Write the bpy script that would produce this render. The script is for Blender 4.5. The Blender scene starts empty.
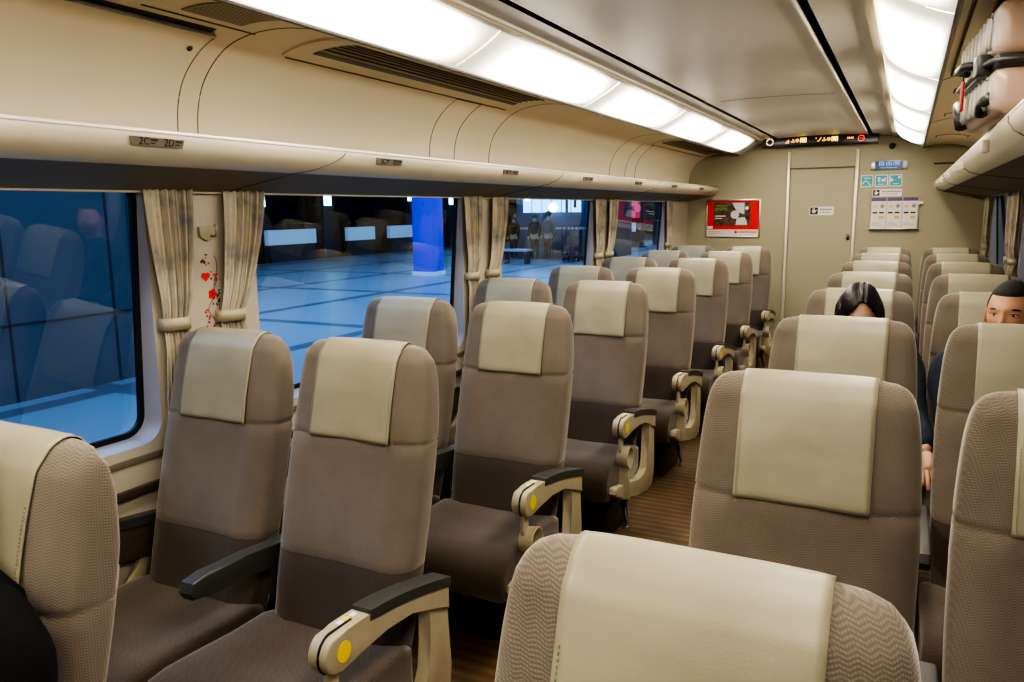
import bpy, bmesh, math, random
from math import sin, cos, pi, radians, exp, sqrt, atan2
from mathutils import Vector, Matrix
from mathutils.bvhtree import BVHTree
random.seed(4)
C = bpy.context.scene.collection
SC = bpy.context.scene

# ------------------------------------------------------------------ materials
def nt(name):
    m = bpy.data.materials.new(name); m.use_nodes = True
    n = m.node_tree; b = n.nodes['Principled BSDF']
    return m, n, b
def mat(name, col, rough=.5, metal=0, spec=.5, emit=None, es=0, noise=0, nscale=20, bump=0, bscale=200, coat=0, sheen=0):
    m, n, b = nt(name)
    b.inputs['Base Color'].default_value = (*col, 1)
    b.inputs['Roughness'].default_value = rough
    b.inputs['Metallic'].default_value = metal
    b.inputs['Specular IOR Level'].default_value = spec
    b.inputs['Coat Weight'].default_value = coat
    b.inputs['Sheen Weight'].default_value = sheen
    if emit:
        b.inputs['Emission Color'].default_value = (*emit, 1); b.inputs['Emission Strength'].default_value = es
    tc = n.nodes.new('ShaderNodeTexCoord')
    if noise:
        nz = n.nodes.new('ShaderNodeTexNoise'); nz.inputs['Scale'].default_value = nscale; nz.inputs['Detail'].default_value = 4
        n.links.new(tc.outputs['Object'], nz.inputs['Vector'])
        cr = n.nodes.new('ShaderNodeValToRGB')
        cr.color_ramp.elements[0].position = .3; cr.color_ramp.elements[1].position = .7
        cr.color_ramp.elements[0].color = (*[c*(1-noise) for c in col], 1)
        cr.color_ramp.elements[1].color = (*[min(1, c*(1+noise)) for c in col], 1)
        n.links.new(nz.outputs['Fac'], cr.inputs['Fac']); n.links.new(cr.outputs['Color'], b.inputs['Base Color'])
    if bump:
        nz = n.nodes.new('ShaderNodeTexNoise'); nz.inputs['Scale'].default_value = bscale; nz.inputs['Detail'].default_value = 3
        n.links.new(tc.outputs['Object'], nz.inputs['Vector'])
        bp = n.nodes.new('ShaderNodeBump'); bp.inputs['Strength'].default_value = bump; bp.inputs['Distance'].default_value = .002
        n.links.new(nz.outputs['Fac'], bp.inputs['Height']); n.links.new(bp.outputs['Normal'], b.inputs['Normal'])
    return m
def emis(name, col, s):
    m = bpy.data.materials.new(name); m.use_nodes = True; n = m.node_tree; n.nodes.clear()
    e = n.nodes.new('ShaderNodeEmission'); e.inputs[0].default_value = (*col, 1); e.inputs[1].default_value = s
    o = n.nodes.new('ShaderNodeOutputMaterial'); n.links.new(e.outputs[0], o.inputs[0]); return m

def math_node(n, op, a, b=None, c=None):
    q = n.nodes.new('ShaderNodeMath'); q.operation = op
    for i, v in enumerate((a, b, c)):
        if v is None: continue
        if isinstance(v, (int, float)): q.inputs[i].default_value = v
        else: n.links.new(v, q.inputs[i])
    return q.outputs[0]

def fabric(name, c1, c2, zz=.5, rough=.9):
    """woven moquette with small zigzag rows"""
    m, n, b = nt(name)
    tc = n.nodes.new('ShaderNodeTexCoord'); sp = n.nodes.new('ShaderNodeSeparateXYZ')
    n.links.new(tc.outputs['Object'], sp.inputs[0])
    u = math_node(n, 'ADD', sp.outputs['X'], math_node(n, 'MULTIPLY', sp.outputs['Y'], .8))
    zig = math_node(n, 'PINGPONG', u, .011)
    v = math_node(n, 'ADD', sp.outputs['Z'], math_node(n, 'MULTIPLY', zig, .38))
    rows = math_node(n, 'SINE', math_node(n, 'MULTIPLY', v, 2*pi/.0046))
    cols = math_node(n, 'SINE', math_node(n, 'MULTIPLY', u, 2*pi/.0040))
    w = math_node(n, 'MULTIPLY', math_node(n, 'ADD', rows, 1), math_node(n, 'MULTIPLY_ADD', cols, .3, .7))
    w = math_node(n, 'MULTIPLY', w, .5)
    nz = n.nodes.new('ShaderNodeTexNoise'); nz.inputs['Scale'].default_value = 5; nz.inputs['Detail'].default_value = 5
    n.links.new(tc.outputs['Object'], nz.inputs['Vector'])
    big = math_node(n, 'MULTIPLY_ADD', math_node(n, 'SUBTRACT', nz.outputs['Fac'], .5), 1.5, .5)
    f = math_node(n, 'ADD', math_node(n, 'MULTIPLY', w, zz), math_node(n, 'MULTIPLY', big, .6))
    f = math_node(n, 'SUBTRACT', f, zz*.35)
    cr = n.nodes.new('ShaderNodeValToRGB'); cr.color_ramp.elements[0].color = (*c1, 1); cr.color_ramp.elements[1].color = (*c2, 1)
    n.links.new(f, cr.inputs['Fac']); n.links.new(cr.outputs['Color'], b.inputs['Base Color'])
    b.inputs['Roughness'].default_value = rough; b.inputs['Specular IOR Level'].default_value = .15
    b.inputs['Sheen Weight'].default_value = .45; b.inputs['Sheen Roughness'].default_value = .45
    b.inputs['Sheen Tint'].default_value = (1, .93, .85, 1)
    bp = n.nodes.new('ShaderNodeBump'); bp.inputs['Strength'].default_value = .35; bp.inputs['Distance'].default_value = .0015
    n.links.new(w, bp.inputs['Height']); n.links.new(bp.outputs['Normal'], b.inputs['Normal'])
    return m

M = {}
M['fab'] = fabric('seat_fabric_taupe', (.105, .085, .067), (.255, .215, .175))
M['fabd'] = fabric('seat_fabric_brown', (.044, .033, .026), (.092, .069, .055), zz=.35)
M['cush'] = fabric('cushion_fabric_brown', (.048, .035, .026), (.110, .082, .062), zz=.2)
M['cover'] = mat('cover_leatherette', (.285, .262, .186), .42, spec=.4, noise=.10, nscale=7, bump=.12, bscale=350)
M['stitch'] = mat('stitch_thread', (.22, .19, .13), .8)
M['beige'] = mat('armrest_plastic', (.38, .33, .225), .35, noise=.04)
M['pad'] = mat('armrest_pad', (.045, .045, .042), .4, bump=.1)
M['dark'] = mat('dark_metal', (.02, .02, .018), .5)
M['ped'] = mat('pedestal_paint', (.035, .032, .028), .45)
M['silver'] = mat('silver_metal', (.6, .6, .58), .3, metal=1)
M['yellow'] = mat('yellow_sticker', (.85, .62, .02), .5)
M['yelgreen'] = mat('yellow_green_sticker', (.62, .60, .03), .5)
M['white'] = mat('white_plastic', (.75, .75, .72), .5)
M['black'] = mat('black_plastic', (.012, .012, .012), .4)
M['piping'] = mat('seat_piping', (.42, .35, .28), .7)
M['wallp'] = mat('wall_panel', (.44, .40, .32), .5, noise=.03, nscale=3)
M['wallend'] = mat('bulkhead_laminate', (.37, .335, .235), .5, noise=.03, nscale=2)
M['door'] = mat('door_laminate', (.38, .345, .245), .45, noise=.03, nscale=2)
M['ceil'] = mat('ceiling_satin', (.60, .57, .49), .38, noise=.03, nscale=2, spec=.5)
M['duct'] = mat('duct_panel', (.70, .635, .49), .42, noise=.02, nscale=3)
M['rackm'] = mat('rack_panel', (.42, .36, .25), .4, noise=.03)
M['racklip'] = mat('rack_lip', (.52, .47, .36), .33)
M['rackedge'] = mat('rack_edge_metal', (.80, .74, .62), .3, metal=.3)
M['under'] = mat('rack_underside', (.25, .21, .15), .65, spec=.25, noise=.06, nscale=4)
M['reveal'] = mat('window_frame_blue_lit', (.27, .285, .38), .4)  # light grey frame with the platform's blue light put into its colour
M['rubber'] = mat('window_rubber', (.006, .006, .008), .5)
M['seam'] = mat('panel_gap', (.11, .09, .06), .8)
M['brownrail'] = mat('brown_trim', (.05, .038, .028), .3)
M['sign'] = mat('sign_black', (.008, .008, .008), .3)
M['amber'] = emis('led_amber', (1, .42, .06), 2.2)
M['yled'] = emis('led_yellow', (1, .75, .12), 2.2)
M['redled'] = emis('led_red', (.9, .08, .05), 1.2)
M['ring'] = emis('led_ring', (1, .62, .35), 1.2)
M['blue'] = mat('blue_panel', (.01, .02, .07), .3, emit=(.03, .08, .3), es=.2)
M['blueglow'] = emis('panel_lettering', (.35, .6, 1), .6)
M['teal'] = mat('teal_sticker', (.01, .36, .42), .4)
M['red'] = mat('poster_red', (.72, .01, .015), .35)
M['paper'] = mat('paper', (.68, .66, .6), .6)
M['purple'] = mat('purple_print', (.13, .09, .2), .6)
M['orange'] = mat('orange_print', (.7, .4, .15), .6)
M['grey'] = mat('grey_print', (.25, .25, .25), .6)
M['plate'] = mat('number_plate', (.20, .17, .14), .35, metal=.3)
M['platew'] = mat('plate_lettering', (.008, .007, .006), .5)
M['hairs'] = mat('short_black_hair', (.010, .008, .007), .75, noise=.3, nscale=60, bump=.9, bscale=500)
M['hair'] = mat('black_hair', (.006, .005, .005), .38, noise=.3, nscale=60, bump=.6, bscale=150)
M['skin'] = mat('skin', (.52, .27, .17), .5, noise=.06, nscale=12)
M['skin'].node_tree.nodes['Principled BSDF'].inputs['Subsurface Weight'].default_value = .08
M['skin2'] = mat('skin_light', (.60, .36, .25), .5, noise=.05, nscale=12)
M['lip'] = mat('lip_skin', (.42, .14, .11), .45)
M['eyew'] = mat('eye_white', (.55, .5, .46), .25)
M['iris'] = mat('iris', (.015, .008, .005), .15)
M['navy'] = mat('navy_cloth', (.012, .02, .04), .8, noise=.25, nscale=30, bump=.4, bscale=60)
M['denim'] = mat('slate_navy_cloth', (.018, .030, .050), .85, noise=.25, nscale=30, bump=.4, bscale=60)
M['blackcloth'] = mat('black_cloth', (.005, .005, .006), .9, spec=.15, noise=.2, nscale=40, bump=.5, bscale=500)
M['greycloth'] = mat('pale_grey_cloth', (.42, .43, .40), .85, noise=.08, bump=.3)
M['trous'] = mat('dark_trousers', (.02, .02, .022), .85)
M['caseB'] = mat('case_shell_pink_beige', (.40, .285, .225), .32, noise=.04, spec=.6)
M['caseS'] = mat('case_shell_silver', (.30, .285, .25), .4, metal=.15)
M['caseK'] = mat('case_black_trim', (.03, .03, .03), .4)
M['redtag'] = mat('red_tag', (.35, .012, .02), .5)
M['mesh'] = mat('grille', (.28, .24, .17), .5)

def curtain_mat():
    m, n, b = nt('curtain_print')
    tc = n.nodes.new('ShaderNodeTexCoord')
    nz = n.nodes.new('ShaderNodeTexNoise'); nz.inputs['Scale'].default_value = 14; nz.inputs['Detail'].default_value = 5
    n.links.new(tc.outputs['Object'], nz.inputs['Vector'])
    cr = n.nodes.new('ShaderNodeValToRGB'); e = cr.color_ramp.elements
    e[0].position = .3; e[0].color = (.22, .22, .23, 1); e[1].position = .72; e[1].color = (.50, .37, .19, 1)
    x = e.new(.45); x.color = (.42, .37, .29, 1); x = e.new(.6); x.color = (.50, .44, .34, 1)
    n.links.new(nz.outputs['Fac'], cr.inputs['Fac'])
    uv = n.nodes.new('ShaderNodeUVMap'); sp = n.nodes.new('ShaderNodeSeparateXYZ'); n.links.new(uv.outputs[0], sp.inputs[0])
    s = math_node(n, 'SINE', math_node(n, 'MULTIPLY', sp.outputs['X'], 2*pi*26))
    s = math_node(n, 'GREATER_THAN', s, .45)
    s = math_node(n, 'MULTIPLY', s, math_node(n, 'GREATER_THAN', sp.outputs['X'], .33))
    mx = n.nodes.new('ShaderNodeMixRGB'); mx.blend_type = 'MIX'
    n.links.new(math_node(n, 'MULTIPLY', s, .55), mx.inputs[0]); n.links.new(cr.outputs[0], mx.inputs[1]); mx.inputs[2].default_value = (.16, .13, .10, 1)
    n.links.new(mx.outputs[0], b.inputs['Base Color']); b.inputs['Roughness'].default_value = .85
    b.inputs['Sheen Weight'].default_value = .3
    return m
M['curtain'] = curtain_mat()

def floor_mat():
    m, n, b = nt('aisle_carpet')
    tc = n.nodes.new('ShaderNodeTexCoord'); sp = n.nodes.new('ShaderNodeSeparateXYZ'); n.links.new(tc.outputs['Object'], sp.inputs[0])
    s = math_node(n, 'SINE', math_node(n, 'MULTIPLY', sp.outputs['Y'], 2*pi/.055))
    s = math_node(n, 'MULTIPLY_ADD', s, .25, .5)
    nz = n.nodes.new('ShaderNodeTexNoise'); nz.inputs['Scale'].default_value = 9; nz.inputs['Detail'].default_value = 8
    n.links.new(tc.outputs['Object'], nz.inputs['Vector'])
    f = math_node(n, 'MULTIPLY', s, math_node(n, 'MULTIPLY', nz.outputs['Fac'], 2))
    cr = n.nodes.new('ShaderNodeValToRGB'); cr.color_ramp.elements[0].color = (.045, .026, .010, 1); cr.color_ramp.elements[1].color = (.155, .090, .036, 1)
    n.links.new(f, cr.inputs['Fac']); n.links.new(cr.outputs[0], b.inputs['Base Color'])
    b.inputs['Roughness'].default_value = .75
    return m
M['floor'] = floor_mat()

def tiles_mat():
    m, n, b = nt('platform_tiles')
    tc = n.nodes.new('ShaderNodeTexCoord')
    br = n.nodes.new('ShaderNodeTexBrick'); br.offset = 0; br.inputs['Scale'].default_value = 1
    br.inputs['Brick Width'].default_value = 4.2; br.inputs['Row Height'].default_value = 2.9; br.inputs['Mortar Size'].default_value = .13
    br.inputs['Color1'].default_value = (.33, .42, .5, 1); br.inputs['Color2'].default_value = (.30, .39, .47, 1); br.inputs['Mortar'].default_value = (.14, .17, .21, 1)
    mp = n.nodes.new('ShaderNodeMapping'); mp.inputs['Rotation'].default_value = (0, 0, radians(90)); mp.inputs['Location'].default_value = (.6, .05, 0)
    n.links.new(tc.outputs['Object'], mp.inputs[0]); n.links.new(mp.outputs[0], br.inputs['Vector'])
    n.links.new(br.outputs['Color'], b.inputs['Base Color']); b.inputs['Roughness'].default_value = .35
    return m
M['tiles'] = tiles_mat()
M['pwall'] = mat('platform_wall_panel', (.13, .17, .20), .5, noise=.05, nscale=1)
M['pdark'] = mat('platform_dark', (.03, .045, .07), .7)
M['pwhite'] = mat('platform_barrier_white', (.75, .8, .85), .5, emit=(.25, .5, .75), es=.22)
M['pblue'] = mat('platform_column_blue_glow', (.01, .03, .62), .4, emit=(.01, .03, .6), es=.35)  # blue paint with a self-glow that stands in for light on the column
M['plight'] = emis('platform_lamp', (.35, .8, 1), 5)
M['shopglow'] = emis('shop_window_glow', (.12, .50, 1), 2.6)
M['shopwhite'] = emis('shop_lamp', (.75, .95, 1), 9)
M['banner'] = mat('magenta_banner', (.6, .02, .12), .5, emit=(.6, .02, .12), es=.5)

def glass_mat():
    m = bpy.data.materials.new('window_glass'); m.use_nodes = True; n = m.node_tree; n.nodes.clear()
    tr = n.nodes.new('ShaderNodeBsdfTransparent'); tr.inputs[0].default_value = (.72, .84, .95, 1)
    gl = n.nodes.new('ShaderNodeBsdfGlossy'); gl.inputs['Roughness'].default_value = .01; gl.inputs[0].default_value = (.9, .95, 1, 1)
    lw = n.nodes.new('ShaderNodeLayerWeight'); lw.inputs[0].default_value = .5
    f = math_node(n, 'MULTIPLY_ADD', math_node(n, 'POWER', lw.outputs['Facing'], 5), .9, .11)
    mx = n.nodes.new('ShaderNodeMixShader'); n.links.new(f, mx.inputs[0]); n.links.new(tr.outputs[0], mx.inputs[1]); n.links.new(gl.outputs[0], mx.inputs[2])
    o = n.nodes.new('ShaderNodeOutputMaterial'); n.links.new(mx.outputs[0], o.inputs[0]); return m
M['glass'] = glass_mat()

def lamp_mat():
    """prismatic cover: hot along the tube in the middle of each cover, dimmer at its ends (UV x along, y across)"""
    m = bpy.data.materials.new('light_cover'); m.use_nodes = True; n = m.node_tree; b = n.nodes['Principled BSDF']
    uv = n.nodes.new('ShaderNodeUVMap'); sp = n.nodes.new('ShaderNodeSeparateXYZ'); n.links.new(uv.outputs[0], sp.inputs[0])
    a = math_node(n, 'ABSOLUTE', math_node(n, 'MULTIPLY_ADD', sp.outputs['X'], 2, -1))
    a = math_node(n, 'POWER', a, 3)
    c = math_node(n, 'ABSOLUTE', math_node(n, 'MULTIPLY_ADD', sp.outputs['Y'], 2, -1))
    c = math_node(n, 'POWER', c, 2.5)
    ia = math_node(n, 'POWER', math_node(n, 'SUBTRACT', 1, a), 2); ic = math_node(n, 'SUBTRACT', 1, c)
    s = math_node(n, 'MULTIPLY_ADD', math_node(n, 'POWER', math_node(n, 'MULTIPLY', ia, ic), 1.5), 19.0, .42)
    b.inputs['Base Color'].default_value = (.7, .66, .58, 1); b.inputs['Roughness'].default_value = .35
    b.inputs['Emission Color'].default_value = (1, .90, .74, 1)
    n.links.new(s, b.inputs['Emission Strength'])
    return m
M['lamp'] = lamp_mat()

# ------------------------------------------------------------------ mesh helpers
def obj(name, bm, m, parent=None, smooth=True, loc=None):
    me = bpy.data.meshes.new(name)
    bmesh.ops.recalc_face_normals(bm, faces=bm.faces)
    bm.to_mesh(me); bm.free()
    for mm in (m if isinstance(m, (list, tuple)) else [m]): me.materials.append(mm)
    if smooth:
        for p in me.polygons: p.use_smooth = True
    o = bpy.data.objects.new(name, me); C.objects.link(o)
    if parent: o.parent = parent
    if loc: o.location = loc
    return o
def smooth_angle(o, a=35):
    me = o.data; bm = bmesh.new(); bm.from_mesh(me)
    for e in bm.edges:
        if len(e.link_faces) == 2 and e.calc_face_angle(0) > radians(a): e.smooth = False
    bm.to_mesh(me); bm.free(); return o
def tag(o, label, cat, group=None):
    o['label'] = label; o['category'] = cat
    if group: o['group'] = group
    return o
def empty(name, loc=(0, 0, 0), label=None, cat=None, group=None):
    o = bpy.data.objects.new(name, None); C.objects.link(o); o.location = loc; o.empty_display_size = .1
    if label: tag(o, label, cat, group)
    return o
def structure(o): o['kind'] = 'structure'; return o

def add_box(bm, x0, x1, y0, y1, z0, z1, mi=0):
    vs = [bm.verts.new((x, y, z)) for x in (x0, x1) for y in (y0, y1) for z in (z0, z1)]
    for f in ((0, 1, 3, 2), (4, 6, 7, 5), (0, 4, 5, 1), (2, 3, 7, 6), (0, 2, 6, 4), (1, 5, 7, 3)):
        fc = bm.faces.new([vs[i] for i in f]); fc.material_index = mi
    return vs
def boxbm(x0, x1, y0, y1, z0, z1, bev=0, seg=2):
    bm = bmesh.new(); add_box(bm, min(x0,x1), max(x0,x1), min(y0,y1), max(y0,y1), min(z0,z1), max(z0,z1))
    if bev: bmesh.ops.bevel(bm, geom=bm.edges[:], offset=bev, segments=seg, profile=.5, affect='EDGES')
    return bm
def box(name, a, m, parent=None, bev=0, seg=2, smooth=False):
    o = obj(name, boxbm(*a, bev=bev, seg=seg), m, parent, smooth or bev > 0)
    if bev: smooth_angle(o, 40)
    return o
def prism(pts, axis, a, b, bev=0, seg=2, bm=None):
    """pts: 2D outline; extruded from a to b along axis ('x': pts are (y,z); 'y': (x,z); 'z': (x,y))"""
    bm = bm or bmesh.new()
    def P(p, t): return {'x': (t, p[0], p[1]), 'y': (p[0], t, p[1]), 'z': (p[0], p[1], t)}[axis]
    A = [bm.verts.new(P(p, a)) for p in pts]; B = [bm.verts.new(P(p, b)) for p in pts]
    bm.faces.new(A); bm.faces.new(B[::-1]); n = len(pts)
    for i in range(n): bm.faces.new((A[i], B[i], B[(i+1) % n], A[(i+1) % n]))
    if bev:
        caps = [e for e in bm.edges if len({(v in A) for v in e.verts}) == 1]
        bmesh.ops.bevel(bm, geom=caps, offset=bev, segments=seg, profile=.5, affect='EDGES')
    return bm
def tube(bm, pts, r, n=10, caps=True):
    pts = [Vector(p) for p in pts]; rings = []
    rr = r if isinstance(r, (list, tuple)) else [r]*len(pts)
    up = Vector((0, 0, 1))
    for i, p in enumerate(pts):
        d = (pts[min(i+1, len(pts)-1)] - pts[max(i-1, 0)]).normalized()
        u = up if abs(d.dot(up)) < .95 else Vector((1, 0, 0))
        a = d.cross(u).normalized(); b = d.cross(a).normalized()
        rings.append([bm.verts.new(p + (a*cos(2*pi*k/n) + b*sin(2*pi*k/n))*rr[i]) for k in range(n)])
    for A, B in zip(rings, rings[1:]):
        for k in range(n): bm.faces.new((A[k], A[(k+1) % n], B[(k+1) % n], B[k]))
    if caps: bm.faces.new(rings[0]); bm.faces.new(rings[-1][::-1])
    return bm
def disc(bm, c, r, axis, t, n=28):
    """short cylinder centred on c, thickness t along axis"""
    ax = {'x': 0, 'y': 1, 'z': 2}[axis]; o = [i for i in range(3) if i != ax]; R = []
    for s in (-1, 1):
        ring = []
        for k in range(n):
            p = list(c); p[ax] += s*t/2; p[o[0]] += r*cos(2*pi*k/n); p[o[1]] += r*sin(2*pi*k/n); ring.append(bm.verts.new(p))
        R.append(ring)
    bm.faces.new(R[0]); bm.faces.new(R[1][::-1])
    for k in range(n): bm.faces.new((R[0][k], R[1][k], R[1][(k+1) % n], R[0][(k+1) % n]))
    return bm
def text(name, s, size, loc, rot, m, parent=None, ext=.0004, align='CENTER', sx=1):
    cu = bpy.data.curves.new(name, 'FONT'); cu.body = s; cu.size = size; cu.extrude = ext; cu.align_x = align; cu.align_y = 'CENTER'
    cu.resolution_u = 2
    o = bpy.data.objects.new(name, cu); C.objects.link(o); o.location = loc; o.rotation_euler = rot; o.scale = (sx, 1, 1)
    cu.materials.append(m)
    me = bpy.data.meshes.new_from_object(o); q = bpy.data.objects.new(name, me); C.objects.link(q)
    q.location = loc; q.rotation_euler = rot; q.scale = (sx, 1, 1); bpy.data.objects.remove(o); bpy.data.curves.remove(cu)
    if parent: q.parent = parent
    return q
def lerp(tab, z):
    if z <= tab[0][0]: return tab[0][1]
    for (a, va), (b, vb) in zip(tab, tab[1:]):
        if z <= b: return va + (vb-va)*(z-a)/(b-a)
    return tab[-1][1]
def subsurf(o, l=1):
    md = o.modifiers.new('sub', 'SUBSURF'); md.levels = l; md.render_levels = l; return o

# ------------------------------------------------------------------ camera (read off the seat rows' perspective)
F_PX, YAW, PITCH, ROLL = 781.6, .4657, .1648, -.0123
cam = bpy.data.objects.new('camera', bpy.data.cameras.new('camera')); C.objects.link(cam)
fw = Vector((-sin(YAW)*cos(PITCH), cos(YAW)*cos(PITCH), -sin(PITCH))); rt = Vector((cos(YAW), sin(YAW), 0)); up = rt.cross(fw)
r2 = rt*cos(ROLL) + up*sin(ROLL); u2 = -rt*sin(ROLL) + up*cos(ROLL)
mw = Matrix.Identity(4)
for i in range(3): mw[i][0], mw[i][1], mw[i][2] = r2[i], u2[i], -fw[i]
mw.translation = (.745, 0, 1.517)
cam.matrix_world = mw; cam.data.sensor_width = 36; cam.data.lens = F_PX*36/1024; cam.data.clip_start = .02
SC.camera = cam

# ------------------------------------------------------------------ the coach shell
YE, YB = 8.4, -3.2           # far bulkhead, near end
XW = 1.36                    # inner wall
ZDUCT = [(-1.357, 1.66), (-1.357, 1.78), (-1.348, 1.86), (-1.318, 1.935), (-1.262, 1.997), (-1.19, 2.043), (-1.10, 2.070), (-1.0, 2.079), (-.90, 2.071), (-.835, 2.058)]
def duct(s):        # s 0..1 along the shoulder profile, smoothed
    n = len(ZDUCT)-1; t = s*n; i = min(int(t), n-1); f = t-i
    P = lambda k: Vector(ZDUCT[max(0, min(n, k))])
    p0, p1, p2, p3 = P(i-1), P(i), P(i+1), P(i+2)
    return .5*((2*p1) + (-p0+p2)*f + (2*p0-5*p1+4*p2-p3)*f*f + (-p0+3*p1-3*p2+p3)*f**3)
DP = [duct(k/40) for k in range(41)]
def duct_n(s):
    d = duct(min(1, s+.01)) - duct(max(0, s-.01)); return Vector((d.y, -d.x)).normalized()   # points into the room
def s_at(z=None, x=None):
    best = min(range(401), key=lambda k: abs((duct(k/400).y-z) if z is not None else (duct(k/400).x-x)) + (0 if z is None or k < 300 else 1))
    return best/400
prof = [(p.x, p.y) for p in DP]
inner = [(-.835, 2.10), (-.60, 2.205), (-.60, 2.170), (-.572, 2.168), (-.570, 2.178), (-.478, 2.187), (-.476, 2.25), (-.440, 2.25), (-.438, 2.183)]
mid = [(-.43 + k*.81/12, 2.183 + .012*(1-((k-6)/6)**2)) for k in range(1, 12)] + [(.372, 2.183), (.374, 2.25), (.404, 2.25), (.406, 2.187)]
rinner = [(-x, z) for x, z in inner[:6]][::-1]
full = prof + inner + mid + rinner + [(-x, z) for x, z in prof[::-1]]
bm = bmesh.new(); cols = []
for y in (YB, YE): cols.append([bm.verts.new((x, y, z)) for x, z in full])
nprof = len(prof)
for i in range(len(full)-1):
    f = bm.faces.new((cols[0][i], cols[0][i+1], cols[1][i+1], cols[1][i]))
    x = (full[i][0]+full[i+1][0])/2; zz = (full[i][1]+full[i+1][1])/2
    f.material_index = 0 if abs(x) < .83 else 1
    if zz > 2.205 and abs(x) < .5: f.material_index = 2
ceil = structure(obj('ceiling', bm, [M['ceil'], M['duct'], M['black']])); smooth_angle(ceil, 30)
structure(box('floor', (-1.4, 1.4, YB, YE, -.06, 0), M['floor']))
# bright lips of the two ceiling slots
for k, (x0, x1) in enumerate(((-.438, -.433), (.364, .373))):
    structure(box('trim_%d' % (k+1), (x0, x1, YB, YE-.18, 2.181 if k == 0 else 2.172, 2.190), M['rackedge'], bev=.0025))
# cross joints of the centre panel
for k, y in enumerate((5.2,)):
    bmq = bmesh.new(); tube(bmq, [(x, y, z-.0002) for x, z in mid[:11]], .0016, 6)
    structure(obj('trim_%d' % (k+3), bmq, M['seam']))

# bulkhead wall with door recess
bw = bmesh.new()
XS = [-1.45, -.36, -.335, .262, .290, 1.45]
for (x0, x1, z0, z1) in ((-1.45, -.335, 0, 2.3), (.262, 1.45, 0, 2.3), (-.335, .262, 1.905, 2.3)):
    add_box(bw, x0, x1, YE, YE+.05, z0, z1)
structure(obj('wall_front', bw, M['wallend'], smooth=False))
structure(box('wall_back', (-1.45, 1.45, YB-.05, YB, 0, 2.3), M['wallend']))
door = structure(empty('door_1', (-.035, YE, 0)))
box('door_leaf', (-.30, .297, .012, .04, .005, 1.893), M['door'], door)
hd = box('door_lock', (.252, .276, -.004, .013, 1.195, 1.25), M['black'], door, bev=.004)
bmq = disc(bmesh.new(), (.264, -.006, 1.232), .008, 'y', .008); obj('keyhole_cover', bmq, M['silver'], hd)
for k, x in enumerate((-.348, .277)):
    structure(box('trim_%d' % (k+5), (x-.013, x+.013, YE-.022, YE, 0, 2.065), M['rackedge'], bev=.006))
structure(box('trim_7', (-.335, .262, YE-.004, YE+.012, 1.893, 1.905), M['seam']))

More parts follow.
